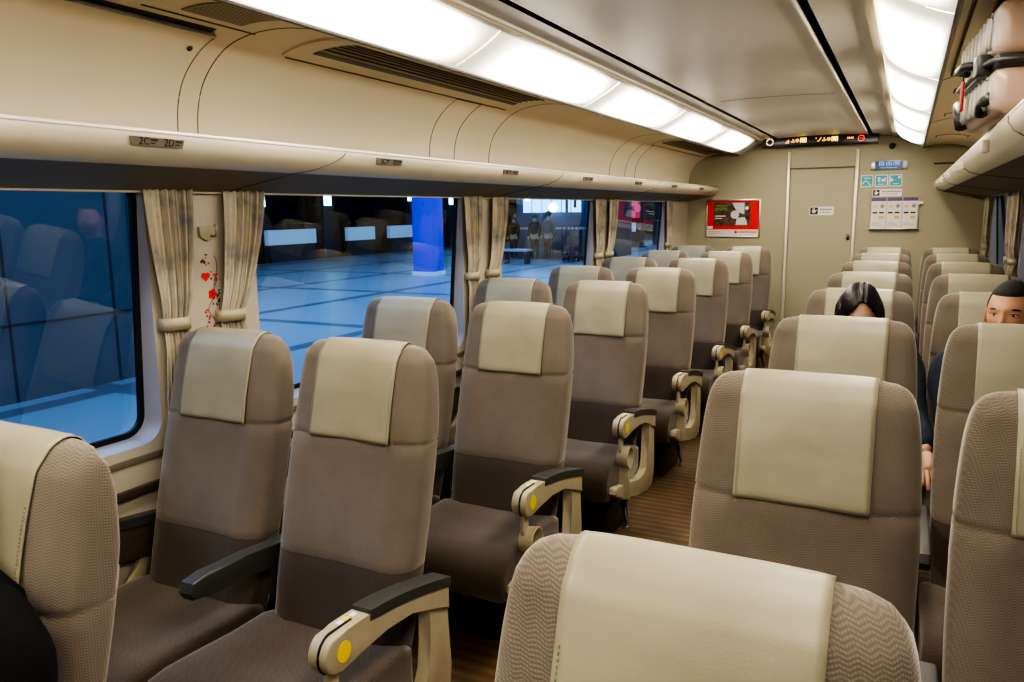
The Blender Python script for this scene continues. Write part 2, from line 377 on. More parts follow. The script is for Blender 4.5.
# side walls: one module per window, rounded opening
WIN = [(.185+1.94*k, 1.675+1.94*k) for k in range(-2, 4)]
ZS, ZT = .805, 1.640
def rrect(y0, y1, z0, z1, r, n=8):
    out = []
    for cy, cz, a0 in ((y1-r, z1-r, 0), (y0+r, z1-r, 90), (y0+r, z0+r, 180), (y1-r, z0+r, 270)):
        for k in range(n+1):
            a = radians(a0 + 90*k/n); out.append((cy+r*cos(a), cz+r*sin(a)))
    return out
def gx(sg, z): return sg*(XW+.014+.062*(ZT-z)/(ZT-ZS))     # the glass leans in towards its top
for side, sg in (('left', -1), ('right', 1)):
    bm = bmesh.new(); X = sg*XW; XG = sg*(XW+.065)
    ys = [YB] + [(WIN[k][1]+WIN[k+1][0])/2 for k in range(5)] + [YE]
    for k, (w0, w1) in enumerate(WIN):
        a, b = ys[k], ys[k+1]; z0, z1 = .45, 1.72; r = .075
        inn = rrect(w0, w1, ZS, ZT, r); gl = rrect(w0+.012, w1-.012, ZS+.012, ZT-.012, r*.9)
        def outp(y, z):
            yy = b if y > w1-r-1e-6 else a if y < w0+r+1e-6 else y
            zz = z1 if z > ZT-r-1e-6 else z0 if z < ZS+r+1e-6 else z
            return yy, zz
        A = [bm.verts.new((X, *p)) for p in inn]; G = [bm.verts.new((gx(sg, p[1]), *p)) for p in gl]
        n = len(inn)
        corner = {}
        O = []
        for p in inn:
            q = outp(*p); q = (round(q[0], 4), round(q[1], 4))
            if q not in corner: corner[q] = bm.verts.new((X, *q))
            O.append(corner[q])
        for i in range(n):
            j = (i+1) % n
            vs = [A[i], A[j], O[j], O[i]] if O[i] is not O[j] else [A[i], A[j], O[i]]
            bm.faces.new(vs)
            f = bm.faces.new((A[i], A[j], G[j], G[i])); f.material_index = 1
    add_box(bm, X, X+sg*.02, YB, YE, 0, .452)
    wl = structure(obj('wall_'+side, bm, [M['wallp'], M['reveal']], smooth=True)); smooth_angle(wl, 30)
    # brown skirting under the sill and the handrail-like trim
    structure(box('trim_%d' % (8 if sg < 0 else 9), (X, X-sg*.006, YB, YE, ZS-.052, ZS-.030), mat('sill_edge_brown', (.16, .135, .10), .4) if sg < 0 else bpy.data.materials['sill_edge_brown'], bev=.002))
    structure(box('trim_%d' % (10 if sg < 0 else 11), (X, X-sg*.022, YB, YE, .655, .683), M['brownrail'], bev=.006))
    structure(box('baseboard_'+side, (X, X-sg*.03, YB, YE, 0, .10), M['dark'], bev=.004))
    for k, (w0, w1) in enumerate(WIN):
        if k < 2 and sg > 0 or k == 0: 
            pass
        wn = structure(empty('window_%d' % (k+1 if sg < 0 else k+7), (XG, (w0+w1)/2, ZS)))
        g = rrect(w0+.010, w1-.010, ZS+.010, ZT-.010, .068); h = rrect(w0+.030, w1-.030, ZS+.030, ZT-.030, .052)
        bq = bmesh.new(); off = Vector((0, (w0+w1)/2, ZS))
        A = [bq.verts.new(Vector((gx(sg, p[1])-XG-sg*.004, *p))-off) for p in g]; B = [bq.verts.new(Vector((gx(sg, p[1])-XG-sg*.004, *p))-off) for p in h]
        A2 = [bq.verts.new(v.co+Vector((sg*.012, 0, 0))) for v in A]; B2 = [bq.verts.new(v.co+Vector((sg*.012, 0, 0))) for v in B]
        n = len(A)
        for i in range(n):
            j = (i+1) % n
            for q in ((A[i], A[j], B[j], B[i]), (A2[i], A2[j], B2[j], B2[i]), (B[i], B[j], B2[j], B2[i]), (A[i], A[j], A2[j], A2[i])): bq.faces.new(q)
        fr = obj('rubber_frame', bq, M['rubber'], wn, smooth=False)
        bq = bmesh.new(); bq.faces.new([bq.verts.new(Vector((gx(sg, p[1])-XG+sg*.002, *p))-off) for p in rrect(w0+.028, w1-.028, ZS+.028, ZT-.028, .052)])
        obj('glass_pane', bq, M['glass'], wn, smooth=False)

# ------------------------------------------------------------------ luggage racks
def rack(sg, nm):
    RP = [(-1.36, 1.600), (-1.34, 1.592), (-1.30, 1.606), (-1.10, 1.650), (-1.062, 1.664), (-1.040, 1.688), (-1.030, 1.712), (-1.032, 1.728), (-1.046, 1.735), (-1.30, 1.712), (-1.36, 1.712)]
    if sg > 0: RP = [(-x*.0 + (-x - .085*(1 if x > -1.2 else 0)), z) for x, z in RP]
    r = empty(nm, (0, 0, 0))
    bm = bmesh.new()
    def strip(idx, nm2, m, closed=False):
        b = bmesh.new(); P = [RP[i] for i in idx]
        cols = [[b.verts.new((x, y, z)) for x, z in P] for y in (YB, YE)]
        for i in range(len(P)-1): b.faces.new((cols[0][i], cols[0][i+1], cols[1][i+1], cols[1][i]))
        return obj(nm2, b, m, r)
    strip([3, 4, 5, 6, 7], 'front_lip', M['racklip'])
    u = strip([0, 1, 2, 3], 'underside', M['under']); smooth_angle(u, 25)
    strip([8, 9, 10], 'shelf_panel', M['rackm'])
    xe, ze = (RP[7][0]+RP[8][0])/2, 1.736
    b = tube(bmesh.new(), [(xe-.004*sg*0, YB, ze-.003), (xe, YE, ze-.003)], .0075, 12); obj('edge_rail', b, M['rackedge'], r)
    b = bmesh.new(); add_box(b, *sorted((RP[0][0], RP[1][0]+sg*0-.0*sg)), YB, YE, 1.586, 1.603); 
    obj('header_strip', b, M['racklip'], r, smooth=False)
    # joints of the rack mouldings
    for y0 in [.02+1.955*k for k in range(0, 5)]:
        pts = []
        for i in range(1, 8):
            t = (i-1)/6; pts.append((RP[i][0]+(.002 if sg < 0 else -.002)*(i > 4), y0+.02+.26*t*t*(3-2*t), RP[i][1]-.0015))
        obj('panel_joint', tube(bmesh.new(), pts, .0016, 6), M['seam'], r)
    return r, RP
rackL, RPL = rack(-1, 'luggage_rack'); tag(rackL, 'long beige overhead luggage rack above the platform-side windows, empty', 'luggage rack')
rackR, RPR = rack(1, 'luggage_rack'); tag(rackR, 'beige overhead luggage rack on the man\'s side, carrying a suitcase', 'luggage rack')
# seat number plates on the left lip
for k, y in enumerate((1.47, 2.51, 3.54, 4.60, 5.62, 6.62, 7.6)):
    pl = empty('seat_number_plate', (-1.030, y, 1.708))
    tag(pl, ['grey seat number plate reading 2C 2D on the rack lip', 'seat number plate second nearest on the rack lip, under the long air outlet', 'seat number plate third from the nearest on the rack lip',
             'seat number plate fourth from the nearest on the rack lip', 'seat number plate fifth from the nearest on the rack lip', 'seat number plate sixth from the nearest on the rack lip', 'seat number plate closest to the bulkhead on the rack lip'][k], 'sign', 'seat number plates along the rack')
    tl = radians(-18)
    pl.rotation_euler = (0, -tl*0+radians(14), 0)
    obj('plate', prism([(-.082, .010), (-.076, -.013), (.082, -.013), (.086, .010)], 'x', 0, .003), M['plate'], pl, smooth=False)
    n_ = str(2+k)
    for j, (ch, yy) in enumerate(((n_+'C', -.040), (n_+'D', .038))):
        text('seat_number', ch, .027, (.0036, yy, -.001), (radians(90), 0, radians(90)), M['platew'], pl)
        b = bmesh.new()
        for q in range(4): add_box(b, .003, .0036, yy+.020+q*.0055, yy+.0242+q*.0055, .001, .006)
        add_box(b, .003, .0036, yy+.020, yy+.034, -.006, -.003)
        obj('small_print', b, M['platew'], pl, smooth=False)
# coat hooks tabs on the right rack lip
for y in (2.72, 3.9, 4.15, 5.1, 6.1, 7.1):
    hk = tag(box('rack_hook', (.925, .945, y-.012, y+.012, 1.668, 1.705), M['racklip'], bev=.004),
        {2.72: 'small beige tab on the rack lip below the suitcase', 3.9: 'small beige tab second on the suitcase rack lip', 4.15: 'taller beige tab third on the suitcase rack lip', 5.1: 'small beige tab fourth on the suitcase rack lip',
         6.1: 'small beige tab fifth on the suitcase rack lip', 7.1: 'small beige tab nearest the bulkhead on the suitcase rack lip'}[y], 'hook', 'tabs along the suitcase rack')

# ------------------------------------------------------------------ shoulder panels, hatch, grilles
def duct_line(y, name, bend=.0, s0=.04, s1=1.0, sg=-1, r=.0017, ybend0=.5):
    pts = []
    for k in range(41):
        s = s0+(s1-s0)*k/40; p = duct(s); n_ = duct_n(s)
        yb = bend*max(0, (s-ybend0)/(1-ybend0))**2
        pts.append((-sg*(p.x+n_.x*.0005), y+yb, p.y+n_.y*.0005))
    return structure(obj(name, tube(bmesh.new(), pts, r, 6), M['seam']))
tn = 12
for sg in (-1, 1):
    for y in (1.905, 3.92, 5.90):
        duct_line(y, 'trim_%d' % tn, bend=.13, sg=sg); tn += 1
def duct_patch(name, s0, s1, y0, y1, off, m, sg=-1, thick=.004, parent=None, ns=14, ny=1):
    bm = bmesh.new(); g = []
    for k in range(ns+1):
        s = s0+(s1-s0)*k/ns; p = duct(s); n_ = duct_n(s)
        g.append([bm.verts.new((-sg*(p.x+n_.x*off), y0+(y1-y0)*j/ny, p.y+n_.y*off)) for j in range(ny+1)])
    fs = []
    for k in range(ns):
        for j in range(ny): fs.append(bm.faces.new((g[k][j], g[k+1][j], g[k+1][j+1], g[k][j+1])))
    r = bmesh.ops.extrude_face_region(bm, geom=fs)
    for v in [e for e in r['geom'] if isinstance(e, bmesh.types.BMVert)]:
        pass
    # push the copy back to the wall
    newv = [e for e in r['geom'] if isinstance(e, bmesh.types.BMVert)]
    cnt = 0
    for v in newv:
        x = v.co.x*-sg; z = v.co.z
        best = min(range(81), key=lambda q: (duct(q/80).x-x)**2+(duct(q/80).y-z)**2); n_ = duct_n(best/80)
        v.co.x -= -sg*n_.x*thick; v.co.z -= n_.y*thick
    o = obj(name, bm, m, parent); smooth_angle(o, 40); return o
for sg, lab in ((-1, 'large beige equipment hatch with a lock above the rack near the 2C plate'), (1, 'large beige equipment hatch above the suitcase rack, nearest the camera')):
    h = empty('equipment_hatch', (0, 0, 0), lab, 'hatch')
    duct_patch('hatch_panel', .03, .60, -.4, 1.815, .010, M['duct'], sg, .011, h)
    duct_patch('hatch_gap', .60, .628, -.4, 1.80, .002, M['black'], sg, .003, h, 3)
    s = .60; p = duct(s); obj('hatch_lip', tube(bmesh.new(), [(-sg*(p.x+.003), -.4, p.y-.012), (-sg*(p.x+.003), 1.815, p.y-.012)], .004, 8), M['rackedge'], h)
    b = bmesh.new(); P = []
    for k in range(25):
        q_ = .04+.555*k/24; pp = duct(q_); nn = duct_n(q_); P.append((-sg*(pp.x+nn.x*.0105), 1.8165, pp.y+nn.y*.0105))
    obj('hatch_edge', tube(b, P, .0022, 6), M['mesh'], h)
    s = .50; p = duct(s); n_ = duct_n(s); b = disc(bmesh.new(), (0, 0, 0), .009, 'z', .004)
    lk = obj('hatch_lock', b, M['black'], h); lk.location = (-sg*(p.x+n_.x*.012), 1.775, p.y+n_.y*.012); lk.rotation_euler = (0, -sg*radians(-50), 0)
    # narrow access panels
    for q, (ya, yb_) in enumerate(((3.31, 3.545), (6.28, 6.54))):
        bmq = bmesh.new(); P = []
        for k in range(25):
            s = .04+.51*k/24; pp = duct(s); nn = duct_n(s); P.append((-sg*(pp.x+nn.x*.0006), ya, pp.y+nn.y*.0006))
        for k in range(9):
            pp = duct(.55); nn = duct_n(.55); P.append((-sg*(pp.x+nn.x*.0006), ya+.01+(yb_-ya-.02)*k/8, pp.y+nn.y*.0006+.001))
        for k in range(25):
            s = .55-.51*k/24; pp = duct(s); nn = duct_n(s); P.append((-sg*(pp.x+nn.x*.0006), yb_, pp.y+nn.y*.0006))
        pn = tag(obj('access_panel', tube(bmesh.new(), P, .0017, 6), M['seam']),
            ('narrow access panel outline on the %s shoulder, %s' % ('platform-side' if sg < 0 else 'suitcase-side', 'nearer one' if q == 0 else 'farther one')), 'panel')
    # air-conditioning outlets
    for q, (ya, yb_) in enumerate(((2.12, 3.80), (6.42, 8.2)) if sg < 0 else ((2.3, 3.9),)):
        v = empty('air_vent', (0, 0, 0), 'long beige air outlet with dark louvres on the %s shoulder, %s' % ('platform-side' if sg < 0 else 'suitcase-side', 'nearer one' if q == 0 else 'by the bulkhead'), 'air vent', 'ceiling air outlets')
        duct_patch('vent_frame', .575, .93, ya, yb_, .008, M['duct'], sg, .009, v)
        duct_patch('louvre_bed', .655, .86, ya+.09, yb_-.07, .0095, M['mesh'], sg, .002, v)
        duct_patch('air_gap', .645, .675, ya+.09, yb_-.05, .011, M['black'], sg, .003, v, 3)
        for sl in (.71, .745, .78, .815, .85):
            duct_patch('louvre', sl-.004, sl+.004, ya+.09, yb_-.07, .013, M['seam'], sg, .004, v, 2)
        duct_patch('edge_line', .925, .935, ya, yb_, .0105, M['seam'], sg, .003, v, 2)
        duct_patch('edge_line', .565, .572, ya+.02, yb_-.02, .0085, M['seam'], sg, .003, v, 2)
for q, (ya, yb_) in enumerate(((4.45, 4.62), (5.6, 5.75), (7.3, 7.5))):
    vp = empty('vent_plate', (0, 0, 0), 'small flush plate on the suitcase-side shoulder, %s' % ['nearest', 'middle', 'nearest the bulkhead'][q], 'vent plate', 'flush plates on the shoulder')
    duct_patch('plate_edge', .62, .88, ya, yb_, .002, M['seam'], 1, .003, vp); duct_patch('plate_face', .63, .87, ya+.008, yb_-.008, .004, M['duct'], 1, .004, vp)
# loudspeaker grille with tiny holes
sp_ = empty('speaker_grille', (0, 0, 0), 'perforated loudspeaker grille on the shoulder just above the hatch', 'speaker')
duct_patch('grille_plate', .70, .90, 1.62, 1.84, .004, M['mesh'], -1, .004, sp_)
bm = bmesh.new()
for i in range(13):
    for j in range(14):
        s = .715+.17*i/12; p = duct(s); n_ = duct_n(s)
        c = (p.x+n_.x*.0046, 1.635+.19*j/13+(.007 if i % 2 else 0), p.y+n_.y*.0046)
        ring = [bm.verts.new((c[0]+.0032*cos(a), c[1]+.0032*sin(a), c[2]-.0002)) for a in [2*pi*k/6 for k in range(6)]]
        bm.faces.new(ring)
obj('grille_holes', bm, M['seam'], sp_, smooth=False)
for s in (.66, .94):
    duct_patch('grille_edge', s-.003, s+.003, 1.52, 1.93, .002, M['seam'], -1, .003, sp_, 2)

# ------------------------------------------------------------------ strip lights
for sg, lab in ((-1, 'long strip light of glowing white covers above the platform-side rack'), (1, 'long strip light of glowing white covers above the suitcase side')):
    L = empty('ceiling_light', (sg*.71, 0, 2.1), lab, 'light', 'ceiling strip lights')
    for k in range(-2, 6):
        y0, y1 = -.01+1.33*k+.006, -.01+1.33*(k+1)-.006
        y0 = max(y0, YB); 
        if k == 5: y1 = 7.97
        bm = bmesh.new(); uvl = bm.loops.layers.uv.new('UVMap'); g = []; NU, NV = 24, 14
        for i in range(NU+1):
            row = []; u = i/NU
            for j in range(NV+1):
                v = j/NV; x = .607+(.828-.607)*v; z = 2.172+(2.052-2.172)*v
                prf = (1-abs(2*v-1)**2.6); end = (1-abs(2*u-1)**14)
                bul = .030*prf*(.35+.65*end)
                row.append(bm.verts.new((sg*(x-bul*.45)-sg*.71, y0+(y1-y0)*u, z-bul*.9-2.1)))
            g.append(row)
        for i in range(NU):
            for j in range(NV):
                f = bm.faces.new((g[i][j], g[i+1][j], g[i+1][j+1], g[i][j+1]))
                for lp, (a, b_) in zip(f.loops, ((i, j), (i+1, j), (i+1, j+1), (i, j+1))): lp[uvl].uv = (a/NU, b_/NV)
        obj('light_cover', bm, M['lamp'], L)
    box('inner_rail', (sg*.575-sg*.71, sg*.606-sg*.71, YB, YE-.2, .055, .072), M['rackm'], L, bev=.003)
    box('outer_rail', (sg*.826-sg*.71, sg*.842-sg*.71, YB, YE-.02, -.056, -.036), M['brownrail'], L, bev=.002)
    # plain end piece
    bm = bmesh.new(); A = [bm.verts.new((sg*x-sg*.71, y, z-2.1)) for y in (7.975, 8.395) for x, z in ((.607, 2.172), (.828, 2.052))]
    bm.faces.new((A[0], A[1], A[3], A[2])); obj('end_piece', bm, M['white'], L, smooth=False)

# ------------------------------------------------------------------ things on the bulkhead
def flat(name, x0, x1, z0, z1, m, parent=None, d=.004, y=YE):
    return box(name, (x0, x1, y-d, y, z0, z1), m, parent)
RX = (radians(90), 0, 0)
# LED sign across the doorway
ls = empty('display_sign', (-.065, 8.18, 2.15), 'long black destination display with amber lettering over the end door', 'sign')
obj('sign_body', prism(rrect(-.525, .525, -.056, .050, .02, 5), 'y', 0, .06, bev=.004), M['sign'], ls); 
box('sign_bracket', (-.40, .40, .06, .215, -.02, .06), M['white'], ls)
b = bmesh.new()
for k in range(24):
    a0 = 2*pi*k/24
    if k % 12 in (5, 0): continue
    add_box(b, -.445+.030*cos(a0)-.004, -.445+.030*cos(a0)+.004, -.002, 0, .030*sin(a0)-.004, .030*sin(a0)+.004)
obj('ring_light', b, M['ring'], ls, smooth=False)
text('lettering', '⊿', .055, (-.285, -.002, .0), RX, M['amber'], ls)
text('lettering', 'ふゆ', .042, (-.210, -.002, .002), RX, M['amber'], ls)
text('lettering', '閣', .050, (-.135, -.002, .002), RX, M['yled'], ls, sx=1.3)
text('lettering', "'ノ", .052, (.005, -.002, .002), RX, M['amber'], ls)
text('lettering', 'ふゆ', .042, (.072, -.002, .002), RX, M['amber'], ls)
text('lettering', '閣', .050, (.145, -.002, .002), RX, M['yled'], ls, sx=1.3)
text('lettering', 'H-H', .030, (.282, -.002, .006), RX, M['amber'], ls, ext=.001)
b = bmesh.new()
for k in range(28):
    a0 = 2*pi*k/28; add_box(b, .375+.026*cos(a0)-.003, .375+.026*cos(a0)+.003, -.002, 0, .026*sin(a0)-.003, .026*sin(a0)+.003)
obj('symbol', b, M['redled'], ls, smooth=False)
text('lettering', 'ＡＢ', .018, (.375, -.002, 0), RX, M['redled'], ls)
# little dome sensor
b = bmesh.new(); bmesh.ops.create_uvsphere(b, u_segments=20, v_segments=10, radius=.028)
tag(obj('ceiling_sensor', b, M['black'], loc=(.575, 8.33, 2.075)), 'small black dome sensor at the bulkhead top, beside the right strip light', 'sensor')
tag(box('wall_vent', (.93, 1.10, YE-.004, YE, 1.895, 1.912), M['brownrail']), 'narrow dark slot vent high on the bulkhead near the suitcase rack', 'vent')
# non-reserved panel
pn = empty('reservation_display', (.56, YE, 1.905), 'small blue lit panel reading Non-Reserved on the bulkhead', 'sign')
box('panel_frame', (-.155, .155, -.02, 0, -.045, .042), M['silver'], pn, bev=.004)
box('panel_screen', (-.125, .115, -.023, -.018, -.038, .036), M['blue'], pn)
text('lettering', '自由席', .048, (-.005, -.024, .011), RX, M['blueglow'], pn, sx=1.35)
text('lettering', 'Non-Reserved', .024, (-.005, -.024, -.024), RX, M['blueglow'], pn)
# teal stickers
for k, (x, g_) in enumerate(((.372, 0), (.497, 1), (.62, 2))):
    st = empty('sticker', (x, YE, 1.760), ['teal square sticker with white lines, leftmost of three on bulkhead', 'teal square sticker with white symbol, middle of three on bulkhead', 'teal square sticker with white corner, rightmost of three on bulkhead'][k], 'sticker')
    obj('backing', prism(rrect(-.056, .056, -.056, .056, .012, 4), 'y', -.003, 0), M['white'], st, smooth=False)
    obj('teal_field', prism(rrect(-.048, .048, -.048, .048, .010, 4), 'y', -.004, -.002), M['teal'], st, smooth=False)
    b = bmesh.new()
    if k == 0:
        tube(b, [(-.04+.01*q, -.0042, -.030+.03*sin(q*.5)) for q in range(9)], .006, 6); add_box(b, -.03, .03, -.0046, -.004, .018, .022); add_box(b, -.03, .03, -.0046, -.004, .028, .032)
    if k == 1:
        disc(b, (-.020, -.0044, .020), .012, 'y', .001); add_box(b, -.03, -.012, -.0048, -.004, -.012, .010); disc(b, (.014, -.0044, .004), .014, 'y', .001); add_box(b, .028, .036, -.0048, -.004, -.008, .03); add_box(b, -.028, .028, -.0048, -.004, -.036, -.030)
    if k == 2:
        prism([(-.045, .030), (-.012, .004), (-.045, -.012)], 'y', -.0048, -.004, bm=b); disc(b, (.03, -.0044, .03), .012, 'y', .001); add_box(b, -.02, .03, -.0048, -.004, -.034, -.028)
    obj('symbol', b, M['white'], st, smooth=False)
# hand-notice stickers
def notice(x0, x1, z0, z1, label, loc2=None):
    c = ((x0+x1)/2, (z0+z1)/2); w = (x1-x0)/2; h = (z1-z0)/2
    st = empty('notice_sticker', (c[0], YE-(0 if c[0] > .3 else -.012), c[1]), label, 'sticker')
    obj('backing', prism(rrect(-w, w, -h, h, .008, 4), 'y', -.003, 0), M['white'], st, smooth=False)
    b = bmesh.new(); add_box(b, -w+.006, -w+.006+2*h-.01, -.004, -.0028, -h+.006, h-.006); obj('black_square', b, M['black'], st, smooth=False)
    b = bmesh.new(); cx = -w+h; disc(b, (cx, -.0044, -.004), h*.42, 'y', .001); add_box(b, cx-h*.3, cx-h*.12, -.0049, -.004, 0, h*.6); add_box(b, cx-h*.05, cx+h*.12, -.0049, -.004, 0, h*.72); prism([(cx+h*.1, -h*.3), (cx+h*.75, h*.1), (cx+h*.6, h*.25), (cx+h*.1, 0)], 'y', -.0049, -.004, bm=b)
    obj('hand_symbol', b, M['white'], st, smooth=False)
    b = bmesh.new(); xs = cx+h+.012
    while xs < w-.015:
        add_box(b, xs, xs+.010, -.0036, -.003, h*.1, h*.55); xs += .013
    add_box(b, cx+h+.012, w*.7, -.0036, -.003, -h*.45, -h*.25); obj('small_print', b, M['grey'], st, smooth=False)
notice(-.137, .088, 1.44, 1.522, 'white notice with black hand symbol on the end door')
notice(.425, .680, 1.612, 1.680, 'white notice with black hand symbol beneath teal stickers on bulkhead')
# brochure holder
bh = empty('brochure_holder', (.625, YE, 1.30), 'clear metal brochure tray on the bulkhead holding three leaflets', 'holder')
box('tray_base', (-.21, .215, -.05, 0, 0, .012), M['silver'], bh, bev=.003)
box('back_plate', (-.205, .21, -.006, 0, 0, .29), M['wallp'], bh)
obj('side_wire', tube(bmesh.new(), [(.205, -.045, .008), (.205, -.045, .17), (.205, -.005, .17)], .003, 6), M['silver'], bh)
box('price_tab', (.199, .240, -.03, -.006, .235, .262), M['white'], bh)
for k in range(3):
    x = .425+.135*k
    lf = empty('leaflet', (x, YE-.012, 1.315), ['leaflet with purple header, leftmost in the bulkhead brochure tray', 'leaflet with purple header, middle one in the bulkhead brochure tray', 'leaflet with purple header, rightmost in the bulkhead brochure tray'][k], 'leaflet', 'leaflets in the tray')
    box('sheet', (0, .128, -.012, 0, 0, .285), M['paper'], lf)
    box('header_print', (0, .128, -.0135, -.0118, .252, .285), M['purple'], lf)
    b = bmesh.new(); add_box(b, .012, .055, -.0132, -.012, .135, .150); add_box(b, .070, .112, -.0132, -.012, .135, .150); obj('dark_print', b, M['black'], lf, smooth=False)
    b = bmesh.new(); add_box(b, .070, .112, -.0132, -.012, .085, .112); add_box(b, .014, .05, -.0132, -.012, .195, .208); obj('colour_print', b, M['orange'], lf, smooth=False)
    b = bmesh.new()
    disc(b, (.095, -.0125, .205), .018, 'y', .0009, 16)
    for q in range(5): add_box(b, .012, .112-.012*q, -.0130, -.012, .020+q*.008, .022+q*.008)
    obj('grey_print', b, M['grey'], lf, smooth=False)
# poster
ps = empty('poster', (-.884, YE, 1.217), 'red framed advertising poster on the bulkhead left of the door', 'poster')
W_, H_ = .552, .39
for a in ((-W_/2, -W_/2+.012, 0, H_), (W_/2-.012, W_/2, 0, H_), (-W_/2, W_/2, 0, .012), (-W_/2, W_/2, H_-.014, H_)):
    box('poster_frame', (a[0], a[1], -.014, 0, a[2], a[3]), M['silver'], ps, bev=.002)
box('red_sheet', (-W_/2+.01, W_/2-.01, -.005, 0, .01, H_-.01), M['red'], ps)
box('white_band', (-W_/2+.012, W_/2-.012, -.006, -.004, .012, .082), M['paper'], ps)
M['pic'] = mat('poster_picture', (.10, .055, .035), .4, noise=.9, nscale=22)
box('picture', (-.195, .175, -.007, -.004, .122, H_-.030), M['pic'], ps)
M['pgreen'] = mat('poster_green', (.14, .30, .04), .5); M['ppale'] = mat('poster_pale', (.62, .62, .66), .5)
b = bmesh.new(); prism([(-.01, H_-.034), (.115, H_-.034), (.115, .24), (.05, .26), (.02, .30)], 'y', -.0085, -.0065, bm=b)
prism([(.03, .13), (.15, .13), (.14, .17), (.12, .21), (.04, .20)], 'y', -.0085, -.0065, bm=b); disc(b, (.02, -.0078, .235), .042, 'y', .002); obj('pale_shapes', b, M['ppale'], ps, smooth=False)
b = bmesh.new(); 
for q in range(7): add_box(b, -.185+.018*q, -.172+.018*q, -.0085, -.0065, .275+.006*(q % 3), .305+.006*(q % 2))
for q in range(6): add_box(b, -.183+.021*q, -.168+.021*q, -.0085, -.0065, .318, .335)
obj('green_lettering', b, M['pgreen'], ps, smooth=False)
b = bmesh.new(); add_box(b, -.18, -.075, -.0085, -.0065, .215, .226); add_box(b, -.18, -.11, -.0085, -.0065, .192, .202); add_box(b, -.26, -.205, -.0072, -.0045, .090, .118); disc(b, (.14, -.0078, .30), .018, 'y', .002); obj('white_lettering', b, M['white'], ps, smooth=False)
b = bmesh.new(); disc(b, (.035, -.0065, .055), .014, 'y', .002); 
for q in range(11): add_box(b, .058+.017*q, .071+.017*q, -.0072, -.0055, .049, .062)
obj('red_lettering', b, M['red'], ps, smooth=False)
b = bmesh.new()
for q in range(9): add_box(b, -.25+.014*q, -.240+.014*q, -.0072, -.0055, .055, .063)
for q in range(12): add_box(b, -.25+.014*q, -.239+.014*q, -.0072, -.0055, .038, .043)
obj('small_print', b, M['grey'], ps, smooth=False)

# ------------------------------------------------------------------ curtains
def curtain(sg, y0, yw, tie0, tiew, label, grp):
    """top from y0 spanning yw, gathered at z 1.17 between tie0 and tie0+tiew"""
    r = empty('curtain', (sg*XW, y0, 1.6)); tag(r, label, 'curtain', grp)
    bm = bmesh.new(); uvl = bm.loops.layers.uv.new('UVMap'); NU, NV = 60, 34; g = []
    for j in range(NV+1):
        v = j/NV; z = 1.598-.83*v; row = []
        t = (1.598-z)/(1.598-1.175)
        if t < 1: k = t**1.5; a = y0*(1-k)+tie0*k; w = yw*(1-k)+tiew*k
        else:
            k = min(1, (t-1)*1.2); a = tie0*(1-k)+(tie0-.03 if True else 0)*k; w = tiew*(1-k)+(tiew+.06)*k
        amp = .013+.004*min(t, 1)
        for i in range(NU+1):
            u = i/NU; ph = 2*pi*6.5*u**.8
            flatp = 1 if u > .33 else .25
            d = amp*flatp*(sin(ph)+.35*sin(2.3*ph+1+3*v))
            dx = .030+d + .012*exp(-((t-1)/.12)**2)*-1
            row.append(bm.verts.new((-sg*dx, a+w*u-y0, z-1.6)))
        g.append(row)
    for j in range(NV):
        for i in range(NU):
            f = bm.faces.new((g[j][i], g[j][i+1], g[j+1][i+1], g[j+1][i]))
            for lp, (a_, b_) in zip(f.loops, ((j, i), (j, i+1), (j+1, i+1), (j+1, i))): lp[uvl].uv = (b_/NU, a_/NV)
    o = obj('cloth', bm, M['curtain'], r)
    bm = bmesh.new(); P = []
    c0, c1 = tie0-.012-y0, tie0+tiew+.012-y0
    for q in range(13):
        t = q/12; P.append((-sg*(.008+.046*sin(pi*t)**.5), c0+(c1-c0)*t))
    n = len(P); A = [[bm.verts.new((x, y, z-1.6)) for x, y in P] for z in (1.155, 1.195)]
    for i in range(n-1): bm.faces.new((A[0][i], A[0][i+1], A[1][i+1], A[1][i]))
    tb = obj('tieback', bm, M['beige'], r)
    s = tb.modifiers.new('s', 'SOLIDIFY'); s.thickness = .004; s.offset = 1 if sg < 0 else -1
    return r
PL = ['nearest', 'second', 'third', 'fourth']
for k in range(4):
    e = 1.65+1.94*k
    curtain(-1, e+.004, .185, e+.048, .088, ['patterned beige curtain at the near edge of the decorated pier', 'patterned curtain hanging on the near side of the second pier', 'patterned curtain hanging on the near side of the third pier', 'narrow patterned curtain in the corner by the bulkhead'][k], 'platform-side curtains')
    if k < 3:
        curtain(-1, e+.318, .19, e+.280, .095, ['patterned beige curtain right of the coat hook and floral decal', 'patterned curtain hanging on the far side of the second pier', 'patterned curtain hanging on the far side of the third pier'][k], 'platform-side curtains')
for k in (2, 3):
    e = 1.65+1.94*k
    curtain(1, e+.030, .185, e+.085, .065, ['grey-lit curtain near the man, second from the bulkhead', 'grey-lit curtain in the corner beside the bulkhead, suitcase side'][k-2], 'suitcase-side curtains')
    if k == 2: curtain(1, e+.345, .19, e+.300, .095, 'grey-lit curtain on the far side of the pier by the man', 'suitcase-side curtains')
